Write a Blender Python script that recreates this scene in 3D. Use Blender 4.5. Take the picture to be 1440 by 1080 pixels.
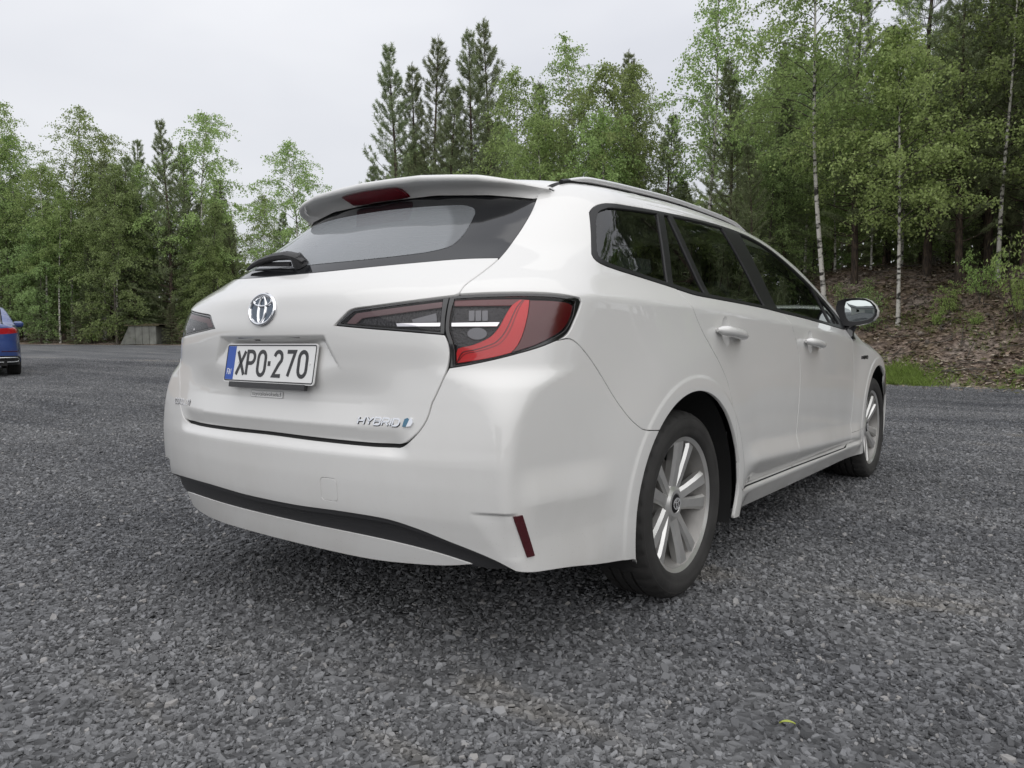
import bpy, bmesh, math, random
import numpy as np
from mathutils import Vector, Matrix
from mathutils.geometry import delaunay_2d_cdt

for o in list(bpy.data.objects):
    bpy.data.objects.remove(o)
scene = bpy.context.scene
col = scene.collection
PI = math.pi
rnd = random.Random(7)
rng = np.random.default_rng(7)

# ------------------------------------------------------------------ camera, sky, sun, exposure
CAM = np.array([-2.3276, -1.9251, 0.8679])
YAW, PITCH, ROLL = 0.6553, 0.0595, -0.0060
EF = np.array([math.cos(YAW), math.sin(YAW)])        # straight ahead on the ground
ER = np.array([EF[1], -EF[0]])                       # to the right
fw = np.array([EF[0]*math.cos(PITCH), EF[1]*math.cos(PITCH), -math.sin(PITCH)])
rt = np.cross(fw, [0, 0, 1]); rt /= np.linalg.norm(rt); upv = np.cross(rt, fw)
r2 = math.cos(ROLL)*rt+math.sin(ROLL)*upv; u2 = -math.sin(ROLL)*rt+math.cos(ROLL)*upv
cd = bpy.data.cameras.new('camera'); cam = bpy.data.objects.new('camera', cd); col.objects.link(cam)
cd.sensor_width = 36; cd.sensor_fit = 'HORIZONTAL'; cd.lens = 36*1063.8/1440
cd.clip_start = .05; cd.clip_end = 2000
Mx = Matrix(((r2[0], u2[0], -fw[0], CAM[0]), (r2[1], u2[1], -fw[1], CAM[1]), (r2[2], u2[2], -fw[2], CAM[2]), (0, 0, 0, 1)))
cam.matrix_world = Mx
scene.camera = cam

SUN_EL, SUN_AZ = math.radians(52), math.radians(224)   # azimuth measured from +x towards +y: high behind the car's right rear corner
world = bpy.data.worlds.new('World'); scene.world = world; world.use_nodes = True
nt = world.node_tree; nt.nodes.clear()
N = nt.nodes.new; Lk = nt.links.new
out = N('ShaderNodeOutputWorld'); bg = N('ShaderNodeBackground'); bg.inputs['Strength'].default_value = .10
sky = N('ShaderNodeTexSky'); sky.sky_type = 'NISHITA'; sky.sun_disc = False
sky.sun_elevation = SUN_EL; sky.sun_rotation = math.pi/2-SUN_AZ
tc = N('ShaderNodeTexCoord'); mp = N('ShaderNodeMapping'); mp.inputs['Scale'].default_value = (1, 1, 2.6)
no = N('ShaderNodeTexNoise'); no.inputs['Scale'].default_value = 1.7; no.inputs['Detail'].default_value = 4; no.inputs['Roughness'].default_value = .5
cr = N('ShaderNodeValToRGB')
cr.color_ramp.elements[0].position = .28; cr.color_ramp.elements[0].color = (3.50, 3.57, 3.82, 1)
cr.color_ramp.elements[1].position = .72; cr.color_ramp.elements[1].color = (4.42, 4.45, 4.58, 1)
mx = N('ShaderNodeMix'); mx.data_type = 'RGBA'; mx.inputs[0].default_value = .94    # closed cloud deck over the sky
Lk(tc.outputs['Generated'], mp.inputs[0]); Lk(mp.outputs[0], no.inputs['Vector']); Lk(no.outputs[0], cr.inputs[0])
# overcast deck: luminance grows steadily from the horizon to the zenith, as closed cloud does
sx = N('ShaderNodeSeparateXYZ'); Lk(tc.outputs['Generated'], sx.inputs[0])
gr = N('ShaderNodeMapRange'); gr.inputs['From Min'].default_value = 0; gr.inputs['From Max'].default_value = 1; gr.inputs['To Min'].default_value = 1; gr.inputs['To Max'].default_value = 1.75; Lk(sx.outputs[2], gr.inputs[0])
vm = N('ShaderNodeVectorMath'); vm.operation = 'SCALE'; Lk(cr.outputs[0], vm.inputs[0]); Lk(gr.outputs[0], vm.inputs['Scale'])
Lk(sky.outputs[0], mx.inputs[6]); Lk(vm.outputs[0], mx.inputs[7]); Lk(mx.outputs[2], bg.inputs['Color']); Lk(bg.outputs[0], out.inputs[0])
sd = bpy.data.lights.new('sun', 'SUN'); sun = bpy.data.objects.new('sun', sd); col.objects.link(sun)
sd.energy = 1.05; sd.angle = math.radians(120); sd.color = (1, .97, .92)
dv = Vector((math.cos(SUN_EL)*math.cos(SUN_AZ), math.cos(SUN_EL)*math.sin(SUN_AZ), math.sin(SUN_EL)))
sun.rotation_euler = dv.to_track_quat('Z', 'Y').to_euler()
scene.view_settings.view_transform = 'Standard'; scene.view_settings.look = 'None'
scene.view_settings.exposure = 0.74; scene.view_settings.gamma = 1; scene.view_settings.use_curve_mapping = False
scene.cycles.use_denoising = True
scene.cycles.max_bounces = 8; scene.cycles.transparent_max_bounces = 24
scene.cycles.sample_clamp_indirect = 6

# ------------------------------------------------------------------ helpers
def tag(o, label=None, cat=None, group=None, kind=None):
    if label: o['label'] = label
    if cat: o['category'] = cat
    if group: o['group'] = group
    if kind: o['kind'] = kind
    return o
def link(o, parent=None):
    col.objects.link(o)
    if parent is not None: o.parent = parent
    return o
def empty(name, loc=(0, 0, 0), rz=0, parent=None):
    o = bpy.data.objects.new(name, None); o.location = loc; o.rotation_euler = (0, 0, rz); o.empty_display_size = .2
    return link(o, parent)
def mesh_data(name, V, F, mats, mi=None, smooth=True, normals=None):
    me = bpy.data.meshes.new(name)
    V = np.asarray(V, float)
    if isinstance(F, np.ndarray):
        k = F.shape[1]
        me.vertices.add(len(V)); me.vertices.foreach_set('co', V.ravel().astype(np.float32))
        me.loops.add(F.size); me.loops.foreach_set('vertex_index', F.ravel().astype(np.int32))
        me.polygons.add(len(F)); me.polygons.foreach_set('loop_start', (np.arange(len(F))*k).astype(np.int32))
        me.update(calc_edges=True)
    else:
        me.from_pydata(V.tolist(), [], F)
    if not isinstance(mats, (list, tuple)): mats = [mats]
    for m in mats: me.materials.append(m)
    if mi is not None: me.polygons.foreach_set('material_index', np.asarray(mi, np.int32))
    me.polygons.foreach_set('use_smooth', np.full(len(me.polygons), smooth, bool))
    me.validate()
    if normals is not None and len(normals) == len(me.vertices):
        me.normals_split_custom_set_from_vertices([tuple(n) for n in normals])
    me.update()
    return me
def obj(name, V, F, mats, parent=None, mi=None, smooth=True, normals=None):
    return link(bpy.data.objects.new(name, mesh_data(name, V, F, mats, mi, smooth, normals)), parent)
class MB:
    """collects shapes for ONE mesh"""
    def __init__(s): s.V = []; s.F = []; s.M = []
    def add(s, V, F, m=0):
        b = len(s.V); s.V += [tuple(v) for v in np.asarray(V, float)]
        for f in F: s.F.append(tuple(int(i)+b for i in f)); s.M.append(m)
    def box(s, c, d, m=0, R=None, bev=0):
        c = np.array(c, float); h = np.array(d, float)/2
        if bev:
            V = []; 
            for sx in (-1, 1):
                for sy in (-1, 1):
                    for sz in (-1, 1):
                        for ax in range(3):
                            p = np.array([sx, sy, sz])*h; q = p-np.array([sx, sy, sz])*bev; q[ax] = p[ax]; V.append(q)
            bm = bmesh.new()
            for v in V: bm.verts.new(v)
            bmesh.ops.convex_hull(bm, input=bm.verts)
            bm.verts.index_update(); V = np.array([v.co[:] for v in bm.verts]); F = [[v.index for v in f.verts] for f in bm.faces]; bm.free()
        else:
            V = np.array([[x, y, z] for x in (-1, 1) for y in (-1, 1) for z in (-1, 1)])*h
            F = [(0, 1, 3, 2), (4, 6, 7, 5), (0, 4, 5, 1), (2, 3, 7, 6), (0, 2, 6, 4), (1, 5, 7, 3)]
        if R is not None: V = V@np.array(R).T
        s.add(V+c, F, m)
    def tube(s, P, r, seg=8, m=0, cap=True, up=(0, 0, 1), sq=1.0):
        P = np.array(P, float); n = len(P); r = np.broadcast_to(np.array(r, float), (n,))
        T = np.gradient(P, axis=0); T /= np.linalg.norm(T, axis=1)[:, None]+1e-12
        u0 = np.array(up, float); V = []
        for i in range(n):
            a = np.cross(T[i], u0)
            if np.linalg.norm(a) < 1e-3: a = np.cross(T[i], [1, .3, 0])
            a /= np.linalg.norm(a); b = np.cross(a, T[i])
            for k in range(seg):
                t = 2*PI*k/seg; V.append(P[i]+r[i]*(math.cos(t)*a+sq*math.sin(t)*b))
        F = []
        for i in range(n-1):
            for k in range(seg):
                k2 = (k+1) % seg; F.append((i*seg+k, i*seg+k2, (i+1)*seg+k2, (i+1)*seg+k))
        if cap: F.append(tuple(range(seg))); F.append(tuple(range(n*seg-1, (n-1)*seg-1, -1)))
        s.add(V, F, m)
    def lathe(s, prof, seg=64, m=0, close=False, axis='y', mfun=None):
        """prof: list of (radius, axial); revolved about axis y"""
        n = len(prof); V = []
        for k in range(seg):
            t = 2*PI*k/seg; c, q = math.cos(t), math.sin(t)
            for r, a in prof: V.append((r*c, a, r*q))
        F = []; 
        for k in range(seg):
            k2 = (k+1) % seg
            for i in range(n-1 if not close else n):
                j = (i+1) % n
                F.append((k*n+i, k*n+j, k2*n+j, k2*n+i))
        s.add(V, F, m)
    def prism(s, poly, frame, depth, m=0, bev=0.0):
        """poly in 2D; frame = (origin, ex, ey, en): extruded along en"""
        o, ex, ey, en = [np.array(a, float) for a in frame]; P = np.array(poly, float); n = len(P)
        A = o+P[:, :1]*ex+P[:, 1:]*ey
        V = list(A)+list(A+en*depth); F = [tuple(range(n-1, -1, -1)), tuple(range(n, 2*n))]
        for i in range(n): j = (i+1) % n; F.append((i, j, n+j, n+i))
        s.add(V, F, m)
    def build(s, name, mats, parent=None, smooth=False):
        return obj(name, s.V, s.F, mats, parent, s.M, smooth)
def smooth_by_angle(o, deg=35):
    me = o.data
    me.polygons.foreach_set('use_smooth', np.ones(len(me.polygons), bool))
    try: me.set_sharp_from_angle(angle=math.radians(deg))
    except Exception: pass
    return o

# ------------------------------------------------------------------ materials
def new_mat(name):
    m = bpy.data.materials.new(name); m.use_nodes = True
    return m, m.node_tree, m.node_tree.nodes['Principled BSDF']
def pmat(name, c, rough=.5, metal=0, coat=0, spec=.5, bump=None, var=None, coatr=.03, emis=None):
    m, t, b = new_mat(name)
    b.inputs['Base Color'].default_value = (*c, 1); b.inputs['Roughness'].default_value = rough
    b.inputs['Metallic'].default_value = metal; b.inputs['Coat Weight'].default_value = coat; b.inputs['Coat Roughness'].default_value = coatr
    b.inputs['Specular IOR Level'].default_value = spec
    tc = t.nodes.new('ShaderNodeTexCoord')
    if var:
        sc, amt = var
        n = t.nodes.new('ShaderNodeTexNoise'); n.inputs['Scale'].default_value = sc; n.inputs['Detail'].default_value = 6
        t.links.new(tc.outputs['Object'], n.inputs['Vector'])
        r = t.nodes.new('ShaderNodeMapRange'); r.inputs['From Min'].default_value = .3; r.inputs['From Max'].default_value = .7
        r.inputs['To Min'].default_value = 1-amt; r.inputs['To Max'].default_value = 1+amt
        h = t.nodes.new('ShaderNodeMix'); h.data_type = 'RGBA'; h.blend_type = 'MULTIPLY'; h.inputs[0].default_value = 1
        h.inputs[6].default_value = (*c, 1)
        t.links.new(n.outputs[0], r.inputs[0]); t.links.new(r.outputs[0], h.inputs[7]); t.links.new(h.outputs[2], b.inputs['Base Color'])
    if bump:
        sc, st = bump
        n = t.nodes.new('ShaderNodeTexNoise'); n.inputs['Scale'].default_value = sc; n.inputs['Detail'].default_value = 5
        bp = t.nodes.new('ShaderNodeBump'); bp.inputs['Strength'].default_value = st; bp.inputs['Distance'].default_value = .01
        t.links.new(tc.outputs['Object'], n.inputs['Vector']); t.links.new(n.outputs[0], bp.inputs['Height']); t.links.new(bp.outputs[0], b.inputs['Normal'])
    return m
def paint_mat(name, c, dusty=.5):
    """clear-coated paint with road dust: a thin even film, more on the lower body"""
    m, t, b = new_mat(name); n = t.nodes.new; l = t.links.new
    b.inputs['Roughness'].default_value = .42; b.inputs['Coat Weight'].default_value = 1; b.inputs['Coat Roughness'].default_value = .05
    tc = n('ShaderNodeTexCoord'); sp = n('ShaderNodeSeparateXYZ'); l(tc.outputs['Object'], sp.inputs[0])
    no = n('ShaderNodeTexNoise'); no.inputs['Scale'].default_value = 3.5; no.inputs['Detail'].default_value = 8; no.inputs['Roughness'].default_value = .6
    mp = n('ShaderNodeMapping'); mp.inputs['Scale'].default_value = (1, 1, .6); l(tc.outputs['Object'], mp.inputs[0]); l(mp.outputs[0], no.inputs['Vector'])
    hz = n('ShaderNodeMapRange'); hz.inputs['From Min'].default_value = .75; hz.inputs['From Max'].default_value = .18; hz.inputs['To Min'].default_value = .04; hz.inputs['To Max'].default_value = .55
    l(sp.outputs['Z'], hz.inputs[0])
    nr = n('ShaderNodeMapRange'); nr.inputs['From Min'].default_value = .38; nr.inputs['From Max'].default_value = .75; l(no.outputs[0], nr.inputs[0])
    mu = n('ShaderNodeMath'); mu.operation = 'MULTIPLY'; l(hz.outputs[0], mu.inputs[0]); l(nr.outputs[0], mu.inputs[1])
    m2 = n('ShaderNodeMath'); m2.operation = 'MULTIPLY'; m2.inputs[1].default_value = dusty; l(mu.outputs[0], m2.inputs[0])
    # fine specks of dried spray
    vo = n('ShaderNodeTexVoronoi'); vo.inputs['Scale'].default_value = 90; l(tc.outputs['Object'], vo.inputs['Vector'])
    vs = n('ShaderNodeMapRange'); vs.inputs['From Min'].default_value = .13; vs.inputs['From Max'].default_value = .07; l(vo.outputs['Distance'], vs.inputs[0])
    hz2 = n('ShaderNodeMapRange'); hz2.inputs['From Min'].default_value = .6; hz2.inputs['From Max'].default_value = .2; hz2.inputs['To Max'].default_value = .45; l(sp.outputs['Z'], hz2.inputs[0])
    m3 = n('ShaderNodeMath'); m3.operation = 'MULTIPLY'; l(vs.outputs[0], m3.inputs[0]); l(hz2.outputs[0], m3.inputs[1])
    ad = n('ShaderNodeMath'); ad.operation = 'ADD'; ad.use_clamp = True; l(m2.outputs[0], ad.inputs[0]); l(m3.outputs[0], ad.inputs[1])
    mx = n('ShaderNodeMix'); mx.data_type = 'RGBA'; mx.inputs[6].default_value = (*c, 1); mx.inputs[7].default_value = (.30, .26, .21, 1)
    l(ad.outputs[0], mx.inputs[0]); l(mx.outputs[2], b.inputs['Base Color'])
    cr = n('ShaderNodeMapRange'); cr.inputs['To Min'].default_value = .015; cr.inputs['To Max'].default_value = .35; l(ad.outputs[0], cr.inputs[0]); l(cr.outputs[0], b.inputs['Coat Roughness'])
    return m
def glass_mat(name, tint, refl=1.0, rough=0.0, ior=1.6):
    """thin tinted pane: see-through plus fresnel reflection"""
    m, t, b = new_mat(name); n = t.nodes.new; l = t.links.new
    t.nodes.remove(b); o = [x for x in t.nodes if x.type == 'OUTPUT_MATERIAL'][0]
    tr = n('ShaderNodeBsdfTransparent'); tr.inputs[0].default_value = (*tint, 1)
    gl = n('ShaderNodeBsdfGlossy'); gl.inputs['Roughness'].default_value = rough; gl.inputs[0].default_value = (refl, refl, refl, 1)
    fr = n('ShaderNodeFresnel'); fr.inputs[0].default_value = ior
    ms = n('ShaderNodeMixShader'); l(fr.outputs[0], ms.inputs[0]); l(tr.outputs[0], ms.inputs[1]); l(gl.outputs[0], ms.inputs[2]); l(ms.outputs[0], o.inputs[0])
    return m
M = {}
M['paint'] = paint_mat('white_paint', (.640, .636, .622))
M['black_plastic'] = pmat('black_plastic', (.028, .028, .03), .5, bump=(900, .15))
M['gloss_black'] = pmat('gloss_black', (.012, .012, .013), .12, coat=.6)
M['trim_black'] = pmat('trim_black', (.011, .011, .012), .42, spec=.3)
M['seal'] = pmat('rubber_seal', (.008, .008, .008), .8)
M['chrome'] = pmat('chrome', (.82, .83, .85), .08, metal=1)
M['silver'] = pmat('satin_silver', (.70, .70, .71), .35, metal=.5)
M['alloy'] = pmat('wheel_alloy', (.62, .615, .60), .30, metal=.7, coat=.3, var=(14, .10))
M['rubber'] = pmat('tyre_rubber', (.026, .025, .024), .78, bump=(60, .1), var=(9, .35))
M['liner'] = pmat('arch_liner', (.012, .012, .012), .9)
M['glass'] = glass_mat('window_glass', (.72, .80, .75), ior=1.7)
M['screen'] = glass_mat('windscreen_glass', (.85, .88, .87))
M['privacy'] = glass_mat('privacy_glass', (.42, .49, .45), ior=1.7)
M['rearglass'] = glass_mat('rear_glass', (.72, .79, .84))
def pane_glow(m, pivot, rad, inside_, outside_):
    """pale layer painting in light from behind the pane, more inside the wiper arc"""
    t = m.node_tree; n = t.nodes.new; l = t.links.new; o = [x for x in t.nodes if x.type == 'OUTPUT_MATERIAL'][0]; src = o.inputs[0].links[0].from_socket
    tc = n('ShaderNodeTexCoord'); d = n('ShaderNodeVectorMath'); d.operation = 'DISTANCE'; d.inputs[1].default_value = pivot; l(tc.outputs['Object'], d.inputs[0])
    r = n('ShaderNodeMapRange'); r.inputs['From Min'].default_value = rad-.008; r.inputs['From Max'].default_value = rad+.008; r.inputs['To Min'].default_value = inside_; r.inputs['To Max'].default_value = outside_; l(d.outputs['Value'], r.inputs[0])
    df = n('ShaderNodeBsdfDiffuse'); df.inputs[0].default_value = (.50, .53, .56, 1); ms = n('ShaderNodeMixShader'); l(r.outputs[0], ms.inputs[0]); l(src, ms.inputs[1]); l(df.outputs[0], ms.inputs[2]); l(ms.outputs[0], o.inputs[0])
pane_glow(M['rearglass'], (-.875, -.03, 1.10), .46, .31, .20)
M['frit'] = pmat('frit_glass', (.012, .0125, .014), .06, spec=.48)
M['clear'] = glass_mat('lamp_lens', (.93, .91, .91), ior=1.33)
M['lamp_red'] = pmat('lamp_red', (.72, .010, .016), .25, coat=.5)
M['lamp_dred'] = pmat('lamp_dark_red', (.115, .006, .010), .2, coat=.5)
M['lamp_dark'] = pmat('lamp_dark', (.030, .031, .035), .22, metal=.5, coat=.2, bump=(140, .5))
M['lamp_pink'] = pmat('lamp_pink', (.15, .085, .09), .3)
M['lamp_grey'] = pmat('lamp_grey', (.13, .135, .145), .15, metal=.8)
M['refl_red'] = pmat('reflector_red', (.055, .006, .009), .25, coat=.6)
M['chmsl'] = pmat('brake_light_red', (.16, .008, .016), .2, coat=.6)
M['mirror'] = pmat('mirror_glass', (.50, .54, .54), .0, metal=1)
M['plate_white'] = pmat('plate_white', (.72, .72, .71), .35, coat=.3)
M['plate_black'] = pmat('plate_black', (.022, .022, .024), .4)
M['plate_blue'] = pmat('plate_blue', (.012, .07, .36), .35)
M['badge_blue'] = pmat('badge_blue', (.015, .04, .075), .12, coat=1)
M['sym_blue'] = pmat('badge_light_blue', (.04, .14, .22), .2, coat=.5)
M['interior'] = pmat('interior_trim', (.030, .030, .031), .8)
M['fabric'] = pmat('seat_fabric', (.045, .045, .047), .9, bump=(300, .2))
M['headliner'] = pmat('headliner', (.68, .68, .67), .9)
M['alloy_shaded'] = pmat('shaded_alloy', (.27, .262, .25), .5, metal=.5, var=(9, .25))  # barrel alloy darkened: recess shade behind the spokes put into the colour
M['disc'] = pmat('brake_disc_steel', (.34, .33, .32), .4, metal=.8)
M['steel'] = pmat('exhaust_steel', (.18, .16, .14), .5, metal=.7)
M['white_plain'] = pmat('white_print', (.74, .74, .73), .4)
# ------------------------------------------------------------------ terrain
def smo(a, b, x): t = np.clip((x-a)/(b-a), 0, 1); return t*t*(3-2*t)
NOISE = [(rng.uniform(-1, 1, 2), rng.uniform(0, 2*PI)) for _ in range(24)]
def wob(x, y, sc):
    r = 0
    for k, (d, ph) in enumerate(NOISE[:10]): r = r+np.sin((d[0]*x+d[1]*y)*sc*(1+.45*k)+ph)/(1+.45*k)
    return r/3
def local(x, y): dx, dy = x-CAM[0], y-CAM[1]; return dx*EF[0]+dy*EF[1], dx*ER[0]+dy*ER[1]
def edge(x, y):
    """signed distance to the edge of the yard, positive in the wood"""
    a, b = local(x, y)
    d1 = (b-8.1)*.774+(a-11.9)*.634; d2 = a-37.5-.03*b
    return np.maximum(d1-0.0, np.minimum(d2, 60)) + .35*wob(x, y, .5)
def yard_z(x, y):
    u = .326*x+.945*y-2.5; u = np.maximum(u, 0); return .0165*u+.00008*np.minimum(u, 60)**2
def ground_z(x, y):
    d = edge(x, y); a, b = local(x, y)
    k = smo(-9, 3.5, b)                      # the bank is high on the right and runs out to the left
    h = (.16+2.05*k)*smo(.5, 6.5, d)+ .30*k*smo(0, 1.2, d)*.6 + .055*np.clip(d-5, 0, 70)
    h = h+smo(.3, 3, d)*(.10+.14*k)*wob(x, y, 1.3)
    return yard_z(x, y)+h
def grid_mesh(name, xs, ys, zf, mat, drop=0., keep=None):
    Xg, Yg = np.meshgrid(xs, ys); V = np.stack([Xg.ravel(), Yg.ravel(), zf(Xg, Yg).ravel()-drop], 1); n = len(xs)
    i, j = np.meshgrid(np.arange(len(ys)-1), np.arange(n-1), indexing='ij'); i = i.ravel(); j = j.ravel()
    F = np.stack([i*n+j, i*n+j+1, (i+1)*n+j+1, (i+1)*n+j], 1)
    if keep is not None: F = F[keep(V[F].mean(1))]
    return obj(name, V, F, mat)
def ntree(name): m, t, b = new_mat(name); return m, t, b, t.nodes.new, t.links.new
# --- crushed stone: colour shared by the sheet and by the loose stones
def gravel_mat(name, sheet):
    m, t, b, n, l = ntree(name)
    b.inputs['Roughness'].default_value = .72; b.inputs['Specular IOR Level'].default_value = .35
    g = n('ShaderNodeNewGeometry'); 
    big = n('ShaderNodeTexNoise'); big.inputs['Scale'].default_value = .42; big.inputs['Detail'].default_value = 5; big.inputs['Roughness'].default_value = .6; bm_ = n('ShaderNodeMapping'); bm_.inputs['Rotation'].default_value = (0, 0, -YAW); bm_.inputs['Scale'].default_value = (2.2, .55, 1); l(g.outputs['Position'], bm_.inputs[0]); l(bm_.outputs[0], big.inputs['Vector'])
    cr = n('ShaderNodeValToRGB'); e = cr.color_ramp.elements
    e[0].position = .34; e[0].color = (.080, .083, .091, 1); e[1].position = .62; e[1].color = (.160, .162, .167, 1)
    q = e.new(.70); q.color = (.225, .208, .182, 1); l(big.outputs[0], cr.inputs[0])
    sc = n('ShaderNodeMapRange')
    if sheet:
        vo = n('ShaderNodeTexVoronoi'); vo.inputs['Scale'].default_value = 42; l(g.outputs['Position'], vo.inputs['Vector'])
        sp = n('ShaderNodeSeparateColor'); l(vo.outputs['Color'], sp.inputs[0]); l(sp.outputs[0], sc.inputs[0])
        sc.inputs['To Min'].default_value = .35; sc.inputs['To Max'].default_value = 1.15
        bp = n('ShaderNodeBump'); bp.inputs['Strength'].default_value = .9; bp.inputs['Distance'].default_value = .012; l(vo.outputs['Distance'], bp.inputs['Height']); l(bp.outputs[0], b.inputs['Normal'])
    else:
        at = n('ShaderNodeAttribute'); at.attribute_name = 'shade'; l(at.outputs['Fac'], sc.inputs[0]); sc.inputs['To Min'].default_value = .48; sc.inputs['To Max'].default_value = 1.50
        f = n('ShaderNodeTexNoise'); f.inputs['Scale'].default_value = 160; f.inputs['Detail'].default_value = 3; l(g.outputs['Position'], f.inputs['Vector'])
        bp = n('ShaderNodeBump'); bp.inputs['Strength'].default_value = .35; bp.inputs['Distance'].default_value = .003; l(f.outputs[0], bp.inputs['Height']); l(bp.outputs[0], b.inputs['Normal'])
    mx = n('ShaderNodeMix'); mx.data_type = 'RGBA'; mx.blend_type = 'MULTIPLY'; mx.inputs[0].default_value = 1
    l(cr.outputs[0], mx.inputs[6]); l(sc.outputs[0], mx.inputs[7])
    if not sheet:
        wm = n('ShaderNodeMapRange'); wm.inputs['From Min'].default_value = .93; wm.inputs['From Max'].default_value = 1.0; l(at.outputs['Fac'], wm.inputs[0])
        m2 = n('ShaderNodeMix'); m2.data_type = 'RGBA'; m2.inputs[7].default_value = (.27, .26, .25, 1); l(wm.outputs[0], m2.inputs[0]); l(mx.outputs[2], m2.inputs[6]); l(m2.outputs[2], b.inputs['Base Color'])
    else: l(mx.outputs[2], b.inputs['Base Color'])
    return m
M['gravel'] = gravel_mat('gravel_sheet', True); M['stones'] = gravel_mat('crushed_stone', False)
def floor_mat():
    m, t, b, n, l = ntree('forest_floor')
    b.inputs['Roughness'].default_value = .95; b.inputs['Specular IOR Level'].default_value = .1
    g = n('ShaderNodeNewGeometry'); a = n('ShaderNodeTexNoise'); a.inputs['Scale'].default_value = .9; a.inputs['Detail'].default_value = 8; a.inputs['Roughness'].default_value = .65; l(g.outputs['Position'], a.inputs['Vector'])
    cr = n('ShaderNodeValToRGB'); e = cr.color_ramp.elements
    e[0].position = .30; e[0].color = (.125, .118, .050, 1); e[1].position = .70; e[1].color = (.33, .28, .245, 1)
    for p, c in ((.42, (.185, .145, .100)), (.50, (.235, .18, .145)), (.60, (.29, .235, .20))): q = e.new(p); q.color = (*c, 1)
    l(a.outputs[0], cr.inputs[0])
    f = n('ShaderNodeTexVoronoi'); f.inputs['Scale'].default_value = 14; l(g.outputs['Position'], f.inputs['Vector'])
    sp = n('ShaderNodeSeparateColor'); l(f.outputs['Color'], sp.inputs[0]); r = n('ShaderNodeMapRange'); r.inputs['To Min'].default_value = .55; r.inputs['To Max'].default_value = 1.45; l(sp.outputs[0], r.inputs[0])
    mx = n('ShaderNodeMix'); mx.data_type = 'RGBA'; mx.blend_type = 'MULTIPLY'; mx.inputs[0].default_value = 1; l(cr.outputs[0], mx.inputs[6]); l(r.outputs[0], mx.inputs[7]); l(mx.outputs[2], b.inputs['Base Color'])
    h = n('ShaderNodeTexNoise'); h.inputs['Scale'].default_value = 9; h.inputs['Detail'].default_value = 8; h.inputs['Roughness'].default_value = .7; l(g.outputs['Position'], h.inputs['Vector'])
    bp = n('ShaderNodeBump'); bp.inputs['Strength'].default_value = 1; bp.inputs['Distance'].default_value = .10; l(h.outputs[0], bp.inputs['Height']); l(bp.outputs[0], b.inputs['Normal'])
    return m
M['floor'] = floor_mat()
def var_axis(lo, hi, c0, c1, fine, far): 
    core = np.arange(c0, c1, fine); a = [c0]
    while a[-1] > lo: a.append(a[-1]-max(fine, (c0-a[-1])*far+fine))
    z = [c1]
    while z[-1] < hi: z.append(z[-1]+max(fine, (z[-1]-c1)*far+fine))
    return np.r_[a[::-1], core[1:], z]
gx = var_axis(-700, 700, -30, 50, .5, .18); gy = var_axis(-700, 700, -20, 55, .5, .18)
fl = grid_mesh('forest_floor', gx, gy, ground_z, M['floor'], .03, keep=lambda c: edge(c[:, 0], c[:, 1]) > -1.2); tag(fl, kind='structure')
yd = grid_mesh('gravel_yard', np.arange(-45, 45, .5), np.arange(-32, 52, .5), lambda x, y: yard_z(x, y)-np.maximum(edge(x, y), 0)*.12, M['gravel'], .0, keep=lambda c: edge(c[:, 0], c[:, 1]) < 1.0); tag(yd, kind='structure')
yz = grid_mesh('open_field', var_axis(-700, 700, -45, 45, 6, .3), var_axis(-700, 700, -32, 52, 6, .3), lambda x, y: yard_z(x, y)*0-.35+0*x, M['gravel'], 0, keep=lambda c: (edge(c[:, 0], c[:, 1]) < -1)); tag(yz, kind='structure')

# --- loose crushed stone: a few square metres modelled stone by stone, laid over the yard as instances
def stone_tile(k):
    r = np.random.default_rng(100+k); n = 5800
    rad = np.clip(np.exp(r.normal(math.log(.0062), .46, n)), .0028, .019); c = np.c_[r.uniform(-.5, .5, (n, 2)), r.uniform(-.002, .004, n)]
    V = np.empty((n, 12, 3)); sh = np.repeat(r.random(n)**1.25, 12)
    for i in range(n):
        s = rad[i]; a = np.sort((np.arange(6)+r.uniform(-.42, .42, 6))*PI/3); el = r.uniform(.38, .95); q = r.uniform(0, 2*PI)
        rr = s*r.uniform(.75, 1.2, 6); hh = s*r.uniform(.18, .5)
        x = rr*np.cos(a); y = rr*np.sin(a)*el; X_, Y_ = x*math.cos(q)-y*math.sin(q), x*math.sin(q)+y*math.cos(q)
        tx, ty = r.normal(0, .24, 2); ins = r.uniform(.6, .95, 6)
        V[i, :6] = np.c_[X_, Y_, -hh*.6+X_*tx+Y_*ty]; V[i, 6:] = np.c_[X_*ins, Y_*ins, hh*r.uniform(.75, 1.1, 6)+X_*tx+Y_*ty]; V[i] += c[i]
    tri = []
    for j in range(6): j2 = (j+1) % 6; tri += [(j, j2, 6+j2), (j, 6+j2, 6+j)]
    tri += [(6, 7, 8), (6, 8, 9), (6, 9, 10), (6, 10, 11)]
    T = (np.arange(n)[:, None, None]*12+np.array(tri)[None]).reshape(-1, 3)
    me = mesh_data('stone_patch', V.reshape(-1, 3), T, M['stones'], smooth=False)
    at = me.attributes.new('shade', 'FLOAT', 'POINT'); at.data.foreach_set('value', sh.astype(np.float32))
    return bpy.data.objects.new('stone_patch', me)
tiles = bpy.data.collections.new('stone_patches')
for k in range(5): tiles.objects.link(stone_tile(k))
pts, rot = [], []
def tilt(x, y, rz):
    e = .4; gx_ = float(yard_z(np.array(x+e), np.array(y))-yard_z(np.array(x-e), np.array(y)))/(2*e); gy_ = float(yard_z(np.array(x), np.array(y+e))-yard_z(np.array(x), np.array(y-e)))/(2*e)
    return (math.atan(-gx_*math.sin(rz)+gy_*math.cos(rz)), -math.atan(gx_*math.cos(rz)+gy_*math.sin(rz)), rz)
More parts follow.
